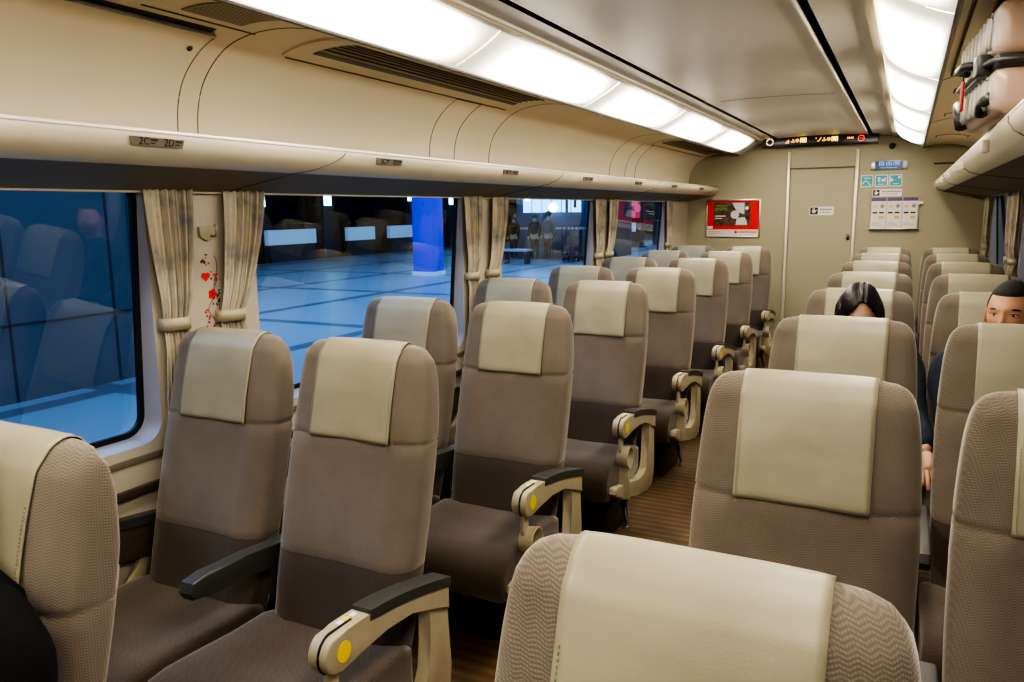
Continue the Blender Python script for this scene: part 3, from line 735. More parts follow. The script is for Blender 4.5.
# coat hook and floral decal (flowers and hearts only)
hk = empty('coat_hook', (-XW, 1.905, 1.46), 'small beige coat hook on the decorated pier between two curtains', 'hook')
obj('hook_base', prism([(-.032, .018), (.040, .018), (.036, -.012), (.0, -.032), (-.028, -.016)], 'x', 0, .012, bev=.003), M['beige'], hk)
obj('hook_arm', tube(bmesh.new(), [(.008, .016, -.012), (.028, .016, -.014), (.036, .016, .004), (.034, .016, .026)], .005, 8), M['beige'], hk)
dc = empty('floral_decal', (-XW, 1.905, 1.27), 'red and dark flower decal on the pier between two curtains', 'decal')
for nm, m_, seed in (('red_flowers', M['red'], 1), ('dark_sprigs', mat('decal_dark', (.06, .02, .03), .5), 2), ('pink_flowers', mat('decal_pink', (.75, .25, .28), .5), 3)):
    rnd = random.Random(seed); b = bmesh.new()
    for q in range(26 if seed != 3 else 14):
        z = rnd.uniform(-.135, .115); y = .010 + .030*sin(z*30+seed) + rnd.uniform(-.012, .012)
        if -.06 < z < .02 and seed != 2: continue
        r = rnd.uniform(.002, .0048); disc(b, (.0012, y, z), r, 'x', .001, 7)
    if seed == 1:
        for s_ in (-1, 1): disc(b, (.0014, -.012+s_*.008, .045), .0095, 'x', .001, 14)
        prism([(-.0285, .041), (.0045, .041), (-.012, .024)], 'x', .0008, .0018, bm=b)
        for q in range(5): disc(b, (.0014, .012+.011*cos(q*1.257), -.02+.011*sin(q*1.257)), .0075, 'x', .001, 10)
    if seed == 2:
        tube(b, [(.0012, .030+.010*sin(t*.9), .11-.02*t) for t in range(12)], .0009, 5)
        tube(b, [(.0012, .004+.014*sin(t*.8+2), -.03-.012*t) for t in range(9)], .0009, 5)
        disc(b, (.0016, .012, -.02), .004, 'x', .001, 10)
    obj(nm, b, m_, dc, smooth=False)
# ------------------------------------------------------------------ seats
SH, REC = 1.17, .2577
WT = [(.36, .212), (.50, .222), (.70, .228), (.85, .228), (.95, .225), (1.03, .220), (1.07, .2170), (1.09, .2140), (1.11, .2105), (1.13, .205)]
def yf(z): return -(SH-z)*REC      # front surface line
def back_mesh():
    bm = bmesh.new(); rings = []; N = 48
    lev = [(z, 0) for z in (.37, .40, .45, .50, .55, .593, .5965, .600, .62, .68, .74, .80, .85, .885, .913, .9185, .924, .935, .96, 1.0, 1.04, 1.06, 1.08, 1.095, 1.11, 1.12, 1.13)]
    tops = [(1.145, .198, .039), (1.157, .187, .033), (1.165, .170, .024), (1.170, .140, .013)]
    for z, _ in lev:
        w = lerp(WT, z); th = lerp([(.9, .062), (1.0, .060), (1.08, .052), (1.13, .043)], z)
        yc = yf(z)+th; gro = .0042 if abs(z-.9185) < .001 else 0
        if abs(z-.5965) < .001: gro = .002
        # pillow bulges a little above the seam
        pb = -.010*sin(pi*min(1, max(0, (z-.9185)/.24))) if z > .9185 else -.006*sin(pi*min(1, max(0, (z-.45)/.45)))
        ring = []
        for k in range(N):
            a = 2*pi*k/N; ca, sa = cos(a), sin(a); n_ = 3.6 if sa < 0 else 5.5
            x = (w-gro)*math.copysign(abs(ca)**(2/n_), ca); y = (th-gro)*math.copysign(abs(sa)**(2/n_), sa)
            if y < 0:
                q = abs(x)/w
                y += pb*(1-q*q)
                y += .010*exp(-((q-.0)/.45)**2)*(1 if z < .9 else .25)      # shallow dish between side bolsters
                y -= .010*exp(-((q-.74)/.13)**2)*(1 if z < .9 else .4)
                y += .006*exp(-((q-.745)/.03)**2)
            ring.append(bm.verts.new((x, yc+y, z)))
        rings.append(ring)
    for z, w, th in tops:
        yc = yf(z)+.043
        rings.append([bm.verts.new((w*math.copysign(abs(cos(2*pi*k/N))**(2/3.2), cos(2*pi*k/N)), yc+th*math.copysign(abs(sin(2*pi*k/N))**(2/3.2), sin(2*pi*k/N)), z)) for k in range(N)])
    for r_, (A, B) in enumerate(zip(rings, rings[1:])):
        for k in range(N):
            f = bm.faces.new((A[k], A[(k+1) % N], B[(k+1) % N], B[k]))
            f.material_index = 1 if r_ < 6 else 0
    bm.faces.new(rings[0][::-1]).material_index = 1
    c = bm.verts.new((0, yf(1.17)+.043, 1.1725))
    T = rings[-1]
    for k in range(N): bm.faces.new((T[k], T[(k+1) % N], c))
    bmesh.ops.recalc_face_normals(bm, faces=bm.faces)
    return bm
BM0 = back_mesh(); BVH = BVHTree.FromBMesh(BM0); BACK_ME = bpy.data.meshes.new('backrest')
BM0.to_mesh(BACK_ME); BM0.free()
for p in BACK_ME.polygons: p.use_smooth = True
BACK_ME.materials.append(M['fab']); BACK_ME.materials.append(M['fabd'])
def cover_mesh(seed):
    rnd = random.Random(seed); ph = [rnd.uniform(0, 6) for _ in range(6)]
    NX, HW = 22, .1335; bm = bmesh.new(); rows = []
    path = [('f', z) for z in [.917+.0103*k for k in range(17)]] + [('r', a) for a in range(3, 178, 6)] + [('b', z) for z in (1.09, 1.06, 1.02, .98)]
    for pi_, (kd, v) in enumerate(path):
        row = []
        for i in range(NX+1):
            x = -HW + 2*HW*i/NX
            if kd == 'f': o = Vector((x, yf(v)-.4, v)); d = Vector((0, 1, 0))
            elif kd == 'b': o = Vector((x, yf(v)+.6, v)); d = Vector((0, -1, 0))
            else:
                c = Vector((x, yf(1.08)+.046, 1.085)); a = radians(v); dd = Vector((0, -cos(a), sin(a))); o = c+dd*.4; d = -dd
            h = BVH.ray_cast(o, d)
            off = .0055
            if kd == 'f':
                t = (1.09-v)/.19
                off += .004*t + .0035*t*(sin(x*22+ph[0])*sin(t*3+ph[1])) + .0022*sin(x*45+v*30+ph[2])*t*(1-t*.5) - .005*exp(-((v-1.0)/.05)**2-((x-ph[3]*.01)/.07)**2)
                off = max(off, .0035)
            row.append((bm.verts.new(h[0]-d*off), bm.verts.new(h[0]-d*(off-.0026))))
        rows.append(row)
    NR_ = len(rows)
    for j in range(NR_-1):
        A, B = rows[j], rows[j+1]
        for i in range(NX):
            bm.faces.new((A[i][0], A[i+1][0], B[i+1][0], B[i][0])); bm.faces.new((B[i][1], B[i+1][1], A[i+1][1], A[i][1]))
        for i in (0, NX): bm.faces.new((A[i][0], B[i][0], B[i][1], A[i][1]))
    for i in range(NX):
        for j in (0, NR_-1): bm.faces.new((rows[j][i][0], rows[j][i][1], rows[j][i+1][1], rows[j][i+1][0]))
    bmesh.ops.recalc_face_normals(bm, faces=bm.faces)
    me = bpy.data.meshes.new('headrest_cover'); bm.to_mesh(me); bm.free()
    for p in me.polygons: p.use_smooth = True
    me.materials.append(M['cover'])
    out = []
    for xx in (-HW+.006, HW-.006):
        bs = bmesh.new(); zz = .908
        while zz < 1.08:
            h = BVH.ray_cast(Vector((xx, yf(zz)-.4, zz)), Vector((0, 1, 0)))[0]
            if h:
                t = (1.09-zz)/.19; y = h.y-.0055-.004*t
                add_box(bs, xx-.0006, xx+.0006, y-.0016, y+.003, zz, zz+.0035)
            zz += .0065
        ms = bpy.data.meshes.new('stitching'); bs.to_mesh(ms); bs.free(); ms.materials.append(M['stitch']); out.append(ms)
    return me, out
COVERS = [cover_mesh(s) for s in range(4)]
def link(name, me, parent, loc=None):
    o = bpy.data.objects.new(name, me); C.objects.link(o); o.parent = parent
    if loc: o.location = loc
    return o
def mk(name, bm, m, smooth=True, ang=40):
    o = obj(name, bm, m, None, smooth)
    if smooth: smooth_angle(o, ang)
    me = o.data; bpy.data.objects.remove(o); return me
def cushion_mesh():
    bm = bmesh.new(); P = []   # side profile (y, z), then rounded across x
    prof_ = [(-.14, .30), (-.14, .405), (-.18, .418), (-.30, .420), (-.42, .430), (-.52, .436), (-.565, .430), (-.598, .408), (-.612, .37), (-.608, .31), (-.59, .272), (-.55, .262), (-.40, .262), (-.2, .27)]
    XS_ = [-.243, -.241, -.232, -.215, -.17, -.10, 0, .10, .17, .215, .232, .241, .243]
    ins = [.020, .010, .003, 0, 0, .001, .002, .001, 0, 0, .003, .010, .020]
    cy, cz = -.37, .345; R = []
    for x, s in zip(XS_, ins):
        ring = []
        for (y, z) in prof_:
            dy, dz = y-cy, z-cz; L = sqrt(dy*dy+dz*dz); f = max(0, 1-s/L*1.2)
            zz = cz+dz*(1-s/.09); yy = cy+dy*(1-s/.25)
            if dz > 0: zz -= .006*exp(-(x/.11)**2)*(1 if y > -.5 else .3)
            ring.append(bm.verts.new((x, yy, zz)))
        R.append(ring)
    n = len(prof_)
    for A, B in zip(R, R[1:]):
        for k in range(n): bm.faces.new((A[k], A[(k+1) % n], B[(k+1) % n], B[k]))
    bm.faces.new(R[0]); bm.faces.new(R[-1][::-1])
    bmesh.ops.recalc_face_normals(bm, faces=bm.faces)
    return bm
CUSH = mk('seat_cushion', cushion_mesh(), M['cush'], ang=60)
def arc(cy, cz, r, a0, a1, n=10): return [(cy+r*cos(radians(a0+(a1-a0)*k/n)), cz+r*sin(radians(a0+(a1-a0)*k/n))) for k in range(n+1)]
def pad_top(y):   # top line of the armrest, y from 0 (rear) to -.56
    return .545+.085*sin(min(1, -y/.52)*pi*.52)
ARM_OUT = [(y_, pad_top(y_)) for y_ in [-.035]+[-.04*k for k in range(1, 13)]] + arc(-.516, .588, .044, 95, 280, 12)[1:] + [(-.43, .552), (-.33, .556), (-.22, .545), (-.12, .517), (-.035, .470)]
PAD_OUT = [(y_, pad_top(y_)+.010) for y_ in [-.030]+[-.04*k for k in range(1, 10)]+[-.395]] + [(-.398, pad_top(-.395)-.016)] + [(y_, pad_top(y_)-.016) for y_ in [-.04*k for k in range(9, 0, -1)]+[-.030]]
FRAME_OUT = [(-.04, .52), (-.03, .30), (-.035, .235), (-.06, .192), (-.13, .180), (-.30, .215), (-.50, .272), (-.585, .300), (-.603, .318), (-.598, .338), (-.575, .345), (-.40, .312), (-.27, .283), (-.20, .278), (-.155, .300), (-.135, .345), (-.125, .42), (-.135, .545)]
MESH = {}
for s in (1, -1):     # +1: aisle arm at +x of the seat
    a, b = s*.238, s*.290
    MESH['arm', s] = mk('armrest', prism(ARM_OUT, 'x', min(a, b), max(a, b), bev=.006, seg=3), M['beige'], ang=30)
    MESH['pad', s] = mk('arm_pad', prism(PAD_OUT, 'x', min(a, b)-.003, max(a, b)+.003, bev=.003), M['pad'], ang=30)
    MESH['frame', s] = mk('side_frame', prism(FRAME_OUT, 'x', min(s*.246, s*.282), max(s*.246, s*.282), bev=.007, seg=3), M['beige'], ang=30)
    MESH['groove', s] = mk('frame_groove', prism([(-.58, .338), (-.58, .322), (-.40, .272), (-.20, .230), (-.18, .232), (-.18, .245), (-.40, .290)], 'x', min(s*.2825, s*.281), max(s*.2825, s*.281)), M['ped'], False)
    MESH['disc', s] = mk('round_sticker', disc(bmesh.new(), (s*.2905, -.498, .586), .024, 'x', .0016, 32), M['yellow'])
    MESH['disc2', s] = mk('round_sticker', disc(bmesh.new(), (s*.2905, -.498, .586), .024, 'x', .0016, 32), M['yelgreen'])
    # split line between the two cheeks of the arm nose
    b_ = bmesh.new(); x_ = s*.268
    tube(b_, [(x_, y_, pad_top(y_)+.0008) for y_ in (-.44, -.46, -.49)] + [(x_, y_, z_) for y_, z_ in arc(-.516, .588, .0450, 95, 280, 14)], .0032, 6)
    MESH['split', s] = mk('nose_gap', b_, M['black'])
    b_ = bmesh.new()
    for k in range(3): 
        y_ = -.408-.024*k; z_ = pad_top(y_)+.0010
        add_box(b_, min(s*.250, s*.262), max(s*.250, s*.262), y_-.018, y_, z_-.001, z_+.0006, mi=[0, 1, 0][k])
    o_ = obj('arm_label', b_, [M['white'], M['yellow']], None, False); MESH['label', s] = o_.data; bpy.data.objects.remove(o_)
    # folding cup holder: link, ring, small flap
    b_ = bmesh.new()
    prism([(-.535, .560), (-.540, .50), (-.530, .470), (-.505, .470), (-.500, .50), (-.500, .565)], 'x', min(s*.262, s*.274), max(s*.262, s*.274), bev=.002, bm=b_)
    MESH['link', s] = mk('hinge_link', b_, M['beige'])
    b_ = bmesh.new(); NR = 28
    for x0_, ro, ri in ((s*.258, .040, .031), (s*.300, .040, .033)):
        pass
    A = [[b_.verts.new((xx, -.500+rr*cos(2*pi*k/NR), .455+rr*1.08*sin(2*pi*k/NR))) for k in range(NR)] for xx, rr in ((s*.254, .039), (s*.306, .046), (s*.308, .043), (s*.306, .039), (s*.262, .034))]
    for P_, Q_ in zip(A, A[1:]):
        for k in range(NR): b_.faces.new((P_[k], P_[(k+1) % NR], Q_[(k+1) % NR], Q_[k]))
    b_.faces.new(A[0]); b_.faces.new(A[-1])
    MESH['cup', s] = mk('cup_ring', b_, M['beige'], ang=50)
    MESH['flap', s] = mk('folding_flap', prism([(s*.262, .425), (s*.300, .425), (s*.312, .285), (s*.306, .268), (s*.262, .258), (s*.254, .272)], 'y', -.512, -.500, bev=.003), M['beige'])
    # foot pedal
    b_ = tube(bmesh.new(), [(s*.20, -.30, .235), (s*.225, -.36, .20), (s*.262, -.42, .135), (s*.275, -.44, .115)], [.012, .011, .009, .008], 10)
    MESH['pedal', s] = mk('foot_pedal', b_, M['black'])
    MESH['tip', s] = mk('pedal_tip', boxbm(s*.262, s*.290, -.475, -.435, .098, .122, bev=.006), M['silver'])
    # centre armrest (dark), on the far side from the aisle
    b_ = prism([(-.02, .588), (-.12, .590), (-.26, .604), (-.40, .612), (-.452, .604), (-.462, .580), (-.452, .558), (-.40, .550), (-.25, .540), (-.02, .510)], 'x', min(-s*.232, -s*.278), max(-s*.232, -s*.278), bev=.007, seg=3)
    MESH['carm', s] = mk('centre_armrest', b_, M['pad'], ang=30)
    MESH['cbr', s] = mk('arm_bracket', prism([(-.05, .52), (-.14, .53), (-.17, .44), (-.13, .40), (-.05, .40)], 'x', min(-s*.246, -s*.262), max(-s*.246, -s*.262), bev=.003), M['dark'])
    # wall-side armrest for window seats (s: side of the wall)
    MESH['warm', s] = mk('armrest', prism([(0, .56), (-.1, .588), (-.3, .612), (-.43, .620), (-.50, .605), (-.52, .57), (-.50, .53), (-.43, .510), (0, .45)], 'x', min(s*.226, s*.254), max(s*.226, s*.254), bev=.005), mat('armrest_dark_brown', (.06, .045, .03), .5) if s == 1 else bpy.data.materials['armrest_dark_brown'], ang=30)
    MESH['wpad', s] = mk('arm_pad', prism([(0, .572), (-.1, .600), (-.3, .624), (-.43, .632), (-.515, .615), (-.51, .598), (-.43, .610), (-.3, .600), (0, .548)], 'x', min(s*.222, s*.258), max(s*.222, s*.258), bev=.003), M['pad'], ang=30)
    MESH['wleg', s] = mk('arm_bracket', prism([(-.16, .52), (-.19, .44), (-.25, .38), (-.25, .36), (-.20, .37), (-.15, .44), (-.12, .52)], 'x', min(s*.232, s*.250), max(s*.232, s*.250), bev=.003), M['beige'], ang=30)
# base under each seat
def base_bm(): return boxbm(-.17, .17, -.40, -.08, .009, .262, bev=.012)
BASE = mk('pedestal', base_bm(), M['ped'])
RAIL = mk('under_frame', boxbm(-.235, .235, -.52, -.08, .225, .268, bev=.006), M['dark'])
# piping round the rear edge of the backrest
_a = radians(38); PIPE = []
_px = cos(_a)**(2/5.5); _py = sin(_a)**(2/5.5)
for sx in (-1, 1):
    b_ = bmesh.new(); tube(b_, [(sx*(lerp(WT, z)*_px+.0005), yf(z)+.062+.060*_py, z) for z in [.40+.035*k for k in range(17)]], .0030, 6)
    PIPE.append(mk('edge_piping', b_, M['piping']))

ROWN = ['row closest to the camera', 'second row', 'third row', 'fourth row', 'fifth row', 'sixth row', 'seventh row', 'row against the bulkhead']
Y0, PITCHR = .755, .97
ADJ = {('LA', 0): (-.012, 0, -.004), ('RA', 0): (-.010, .004, -.010)}
def seat(side, col, row, label):
    x = {'LA': -.5805, 'LW': -1.0927, 'RA': .5805, 'RW': 1.0871}[side+col]
    dx, dy, dz = ADJ.get((side+col, row), (0, 0, 0))
    s = 1 if side == 'L' else -1          # aisle direction
    t = empty('train_seat', (x+dx, Y0-.022+PITCHR*row+dy, -.008+dz), label, 'seat', 'seats %s of the aisle' % ('on the platform side' if side == 'L' else 'on the suitcase side'))
    link('backrest', BACK_ME, t)
    br = [c for c in C.objects if c.parent is t and c.name.startswith('backrest')][-1]
    for q_ in PIPE: link('edge_piping', q_, br)
    cm, sm = COVERS[(row*3 + (1 if col == 'A' else 0) + (2 if side == 'R' else 0)) % 4]
    cv = link('headrest_cover', cm, t); [link('stitching', q_, cv) for q_ in sm]
    link('seat_cushion', CUSH, t); link('pedestal', BASE, t); link('under_frame', RAIL, t)
    if col == 'A':
        am = link('armrest', MESH['arm', s], t, (0, 0, 0)); am.scale = (1, .95, 1); link('arm_pad', MESH['pad', s], am); link('nose_gap', MESH['split', s], am); link('arm_label', MESH['label', s], am)
        if side == 'L' and row in (1, 2, 3, 5):
            st = link('round_sticker', MESH['disc' if row == 1 or row == 5 else 'disc2', s], am); st['label'] = 'round yellow sticker'
        link('side_frame', MESH['frame', s], t, (0, .010, .0))
        ch = link('cup_holder', MESH['cup', s], t, (0, .024, .0)); link('hinge_link', MESH['link', s], ch); link('folding_flap', MESH['flap', s], ch)
        pd = link('foot_pedal', MESH['pedal', s], t, (0, .03, 0)); link('pedal_tip', MESH['tip', s], pd)
        ca = link('armrest', MESH['carm', s], t, (0, .035, .0)); ca['label'] = 'dark grey centre armrest'; link('arm_bracket', MESH['cbr', s], ca)
    else:
        wa = link('armrest', MESH['warm', -s], t); wa['label'] = 'brown wall-side armrest'; link('arm_pad', MESH['wpad', -s], wa); link('arm_bracket', MESH['wleg', -s], wa)
    return t
LL = {1: 'empty brown window seat beside the decorated pier, nearest whole seat by the glass',
      2: 'window seat in the second full platform-side row, under the second window', 3: 'window seat before the second pair of curtains, platform side',
      4: 'window seat below the third window, platform side', 5: 'window seat behind the third-window seat, fifth from the camera',
      6: 'window seat in the sixth platform-side row, below the fourth window', 7: 'window seat in the corner by the bulkhead, platform side'}
LA_ = {0: 'cropped near seat at the left edge, occupied by the black-jacketed person', 1: 'empty aisle seat with bright yellow dot armrest, closest whole one across the aisle',
       2: 'aisle seat with cup ring armrest, behind the bright yellow dot seat', 3: 'aisle seat with yellow-green dot and silver-tipped pedal, third row platform side',
       4: 'aisle seat with undotted armrest, fourth row platform side', 5: 'aisle seat with small yellow dot armrest, fifth row platform side',
       6: 'aisle seat sixth in the platform-side line, one before the last', 7: 'last platform-side aisle seat, directly below the red poster and door'}
RA_ = {0: 'aisle seat whose big headrest cover fills the bottom of the view', 1: 'aisle seat with square headrest cover fully seen, in front of the camera',
       2: 'aisle seat directly in front of the black-haired woman', 3: 'aisle seat the black-haired woman sits in', 4: 'aisle seat right behind the woman',
       5: 'aisle seat two rows behind the woman', 6: 'aisle seat three rows behind the woman', 7: 'last suitcase-side aisle seat below the brochure tray'}
RW_ = {1: 'window-side seat cut off at the right edge, closest one on that side', 2: 'window-side seat directly in front of the man', 3: 'window-side seat the man sits in',
       4: 'window-side seat right behind the man', 5: 'window-side seat two rows behind the man', 6: 'window-side seat three rows behind the man', 7: 'last window-side seat in the corner, suitcase side'}
#ADJ
for side, col, D in (('L', 'A', LA_), ('L', 'W', LL), ('R', 'A', RA_), ('R', 'W', RW_)):
    for row, lab in D.items(): seat(side, col, row, lab)

# ------------------------------------------------------------------ people
def skin_mesh(name, pts, edges, radii, m, parent=None, root=0, sub=2):
    me = bpy.data.meshes.new(name); me.from_pydata([Vector(p) for p in pts], edges, []); 
    o = bpy.data.objects.new(name, me); C.objects.link(o)
    md = o.modifiers.new('skin', 'SKIN'); md.use_smooth_shade = True
    for i, r in enumerate(radii):
        v = me.skin_vertices[0].data[i]; v.radius = (r, r) if not isinstance(r, tuple) else r; v.use_root = (i == root)
    sb = o.modifiers.new('sub', 'SUBSURF'); sb.levels = sub; sb.render_levels = sub
    me.materials.append(m)
    if parent: o.parent = parent
    return o
def head_bm(jaw=.28, nose=1.0, seg=72, rin=54):
    bm = bmesh.new(); bmesh.ops.create_uvsphere(bm, u_segments=seg, v_segments=rin, radius=1)
    for v in bm.verts:
        x, y, z = v.co; 
        g = lambda cx, cz, sx, sz: exp(-((x-cx)/sx)**2-((z-cz)/sz)**2)*(1 if y < 0 else 0)
        X, Y, Z = x*.074, y*.094, z*.116
        if z < 0: X *= 1-jaw*(-z)**1.5; Y = Y*(1-.20*(-z)**2) - .010*(-z)
        if y < -.2: Y += .010*(x*x)            # flatter face
        Y -= .005*g(0, .24, .6, .12)           # brow
        for sx in (-1, 1):
            Y += .0075*g(sx*.42, .04, .20, .09)
            Y -= .004*g(sx*.48, -.22, .22, .18)    # cheeks
            Y -= .005*g(sx*.10, -.235, .065, .05)*nose
        Y -= .021*nose*g(0, -.17, .10, .13) + .010*nose*g(0, .0, .075, .16)
        Y -= .007*g(0, -.46, .24, .045) + .006*g(0, -.54, .20, .04) - .004*g(0, -.50, .22, .018)
        Y -= .007*g(0, -.80, .25, .14)
        v.co = (X, Y, Z)
    return bm
def make_head(parent, c, yaw, pitch, skin, jaw=.28):
    """head under a body part; returns the head object (eyes, brows, ears, lips as its pieces)"""
    h = obj('head', head_bm(jaw), skin, parent); h.location = c; h.rotation_euler = (pitch, 0, yaw)
    for sx in (-1, 1):
        b = bmesh.new(); bmesh.ops.create_uvsphere(b, u_segments=20, v_segments=12, radius=1)
        for v in b.verts: v.co = (sx*.0305+v.co.x*.0135, -.0795+v.co.y*.0065, .004+v.co.z*.0031)
        e = obj('eye', b, M['eyew'], h)
        disc(b := bmesh.new(), (sx*.0305, -.0852, .004), .0036, 'y', .0022, 18); obj('iris', b, M['iris'], h)
        b = tube(bmesh.new(), [(sx*(.0165+.0032*k), -.0835-.003*sin(pi*k/9)+.0004*k, .0055+.0042*sin(pi*(k+.6)/10)) for k in range(10)], .0013, 6); obj('eyelid', b, M['hair'], h)
        b = tube(bmesh.new(), [(sx*(.0165+.0034*k), -.0865-.002*sin(pi*k/9)+.0007*k, .0095+.0042*sin(pi*(k+.3)/10)) for k in range(10)], .0016, 6); obj('eyelid_fold', b, skin, h)
        b = tube(bmesh.new(), [(sx*(.014+.0038*k), -.0895+.0011*k+.00012*k*k, .0205+.0050*sin(pi*(k+1)/11)) for k in range(10)], [.0018+.0016*sin(pi*k/9) for k in range(10)], 6); obj('eyebrow', b, M['hair'], h)
        b = bmesh.new(); bmesh.ops.create_uvsphere(b, u_segments=18, v_segments=12, radius=1)
        for v in b.verts:
            q = sqrt(v.co.y**2+v.co.z**2); v.co = (sx*(.073+v.co.x*.006+.006*q), .006+v.co.y*.018+v.co.z*.004, -.006+v.co.z*.030)
        obj('ear', b, skin, h)
    for zz, rr in ((-.0535, .0040), (-.0625, .0048)):
        b = tube(bmesh.new(), [(-.022+.0055*k, -.0985+.00055*(k-4)**2, zz+(.0012 if zz > -.06 else -.0012)*sin(pi*k/8)) for k in range(9)], [rr*(.3+.7*sin(pi*k/8)) for k in range(9)], 8); obj('lip', b, M['lip'], h)
    return h
def hair_short(h):
    bm = bmesh.new(); bmesh.ops.create_uvsphere(bm, u_segments=72, v_segments=54, radius=1); kill = []
    for v in bm.verts:
        x, y, z = v.co; t = 1.035+.015*max(0, z)
        line = .60 if y < -.45 else (.60-(y+.45)*1.40 if y < .1 else -.17-(y-.1)*.5)
        if z < line-.03: kill.append(v); continue
        k = min(1, (z-line+.03)/.10); t = 1.0+(t-1.0)*k
        X, Y, Z = x*.074*t, y*.094*t, z*.116*t
        if z < 0: X *= 1-.2*(-z)**1.5
        if y < -.2: Y += .010*x*x - .005*exp(-((z-.24)/.12)**2)
        jit = (random.random()-.5)*.0016; v.co = (X*(1+jit*8), Y*(1+jit*8), Z*(1+jit*8))
    bmesh.ops.delete(bm, geom=kill, context='VERTS')
    return obj('hair', bm, M['hairs'], h)
def hair_long(h, length=.20, part=.15):
    """parted shoulder-length hair: a cap plus falling locks"""
    bm = bmesh.new(); bmesh.ops.create_uvsphere(bm, u_segments=96, v_segments=60, radius=1); kill = []
    for v in bm.verts:
        x, y, z = v.co
        face = y < -.30 and z < .70-.95*abs(x-part*.6)**1.5 and abs(x) < .86
        if face or z < -.75: kill.append(v); continue
        t = 1.15+.006*sin((x-part)*60+y*14)+.003*random.random()
        pl = exp(-((x-part)/.035)**2)*(1 if y < .3 else 0); t -= .07*pl*max(0, z)
        X, Y, Z = x*.074*t, y*.094*t, z*.116*t
        if z < 0: X = math.copysign(max(abs(X), .078*abs(x)/(abs(x)+.15)), x)*1.02
        v.co = (X, Y, Z)
    bmesh.ops.delete(bm, geom=kill, context='VERTS')
    o = obj('hair', bm, M['hair'], h)
    s = o.modifiers.new('s', 'SOLIDIFY'); s.thickness = .006; s.offset = -1
    rnd = random.Random(7); b = bmesh.new()
    for sx in (-1, 1):
        for k in range(40):
            a = radians(rnd.uniform(-30, 88)); r0 = rnd.uniform(.96, 1.04)
            px, py = sx*.085*cos(a)*r0, .104*sin(a)*r0+.004
            L = length*rnd.uniform(.8, 1)
            pts = [(px*.86, py*.86, .062), (px*1.0, py, .015), (px*1.02, py+.002, -.04), (px*1.03, py+.004, -.09), (px*.98, py+.006, -.13), (px*.9, py+.006, -L)]
            tube(b, pts, [.003, .008, .009, .009, .008, .002], 8)
    obj('hair_locks', b, M['hair'], o)
    return o
def hand(parent, wrist, fwd, upv, skin, s=1, side=1):
    """palm + five bent fingers; fwd: direction of fingers, upv: back of the hand"""
    f = Vector(fwd).normalized(); u = Vector(upv); u = (u-f*u.dot(f)).normalized(); r = f.cross(u)*side; w = Vector(wrist)
    pts = [w-f*.01, w+f*.02, w+f*.05, w+f*.078]; ed = [(0, 1), (1, 2), (2, 3)]; rad = [(.022, .022), (.026, .018), (.034, .015), (.034, .012)]
    o = skin_mesh('palm', pts, ed, [.022, .024, .026, .020], skin, parent, sub=2)
    for k, (off, L) in enumerate(((-.027, .070), (-.009, .080), (.009, .075), (.026, .058))):
        b0 = w+f*.060+r*off; a = [b0]; cur = .10
        for q in range(3):
            dv = (f*cos(cur)-u*sin(cur)); a.append(a[-1]+dv*L*(.45, .33, .25)[q]+(f*.012 if q == 0 else Vector((0, 0, 0)))); cur += .35
        skin_mesh('finger', a, [(0, 1), (1, 2), (2, 3)], [.0100, .0088, .0080, .0066], skin, o, sub=2)
    a = [w+f*.022-r*.016, w+f*.040-r*.038, w+f*.062-r*.050-u*.006, w+f*.082-r*.050-u*.014]
    skin_mesh('thumb', a, [(0, 1), (1, 2), (2, 3)], [.0120, .0110, .0095, .0075], skin, o, sub=2)
    return o
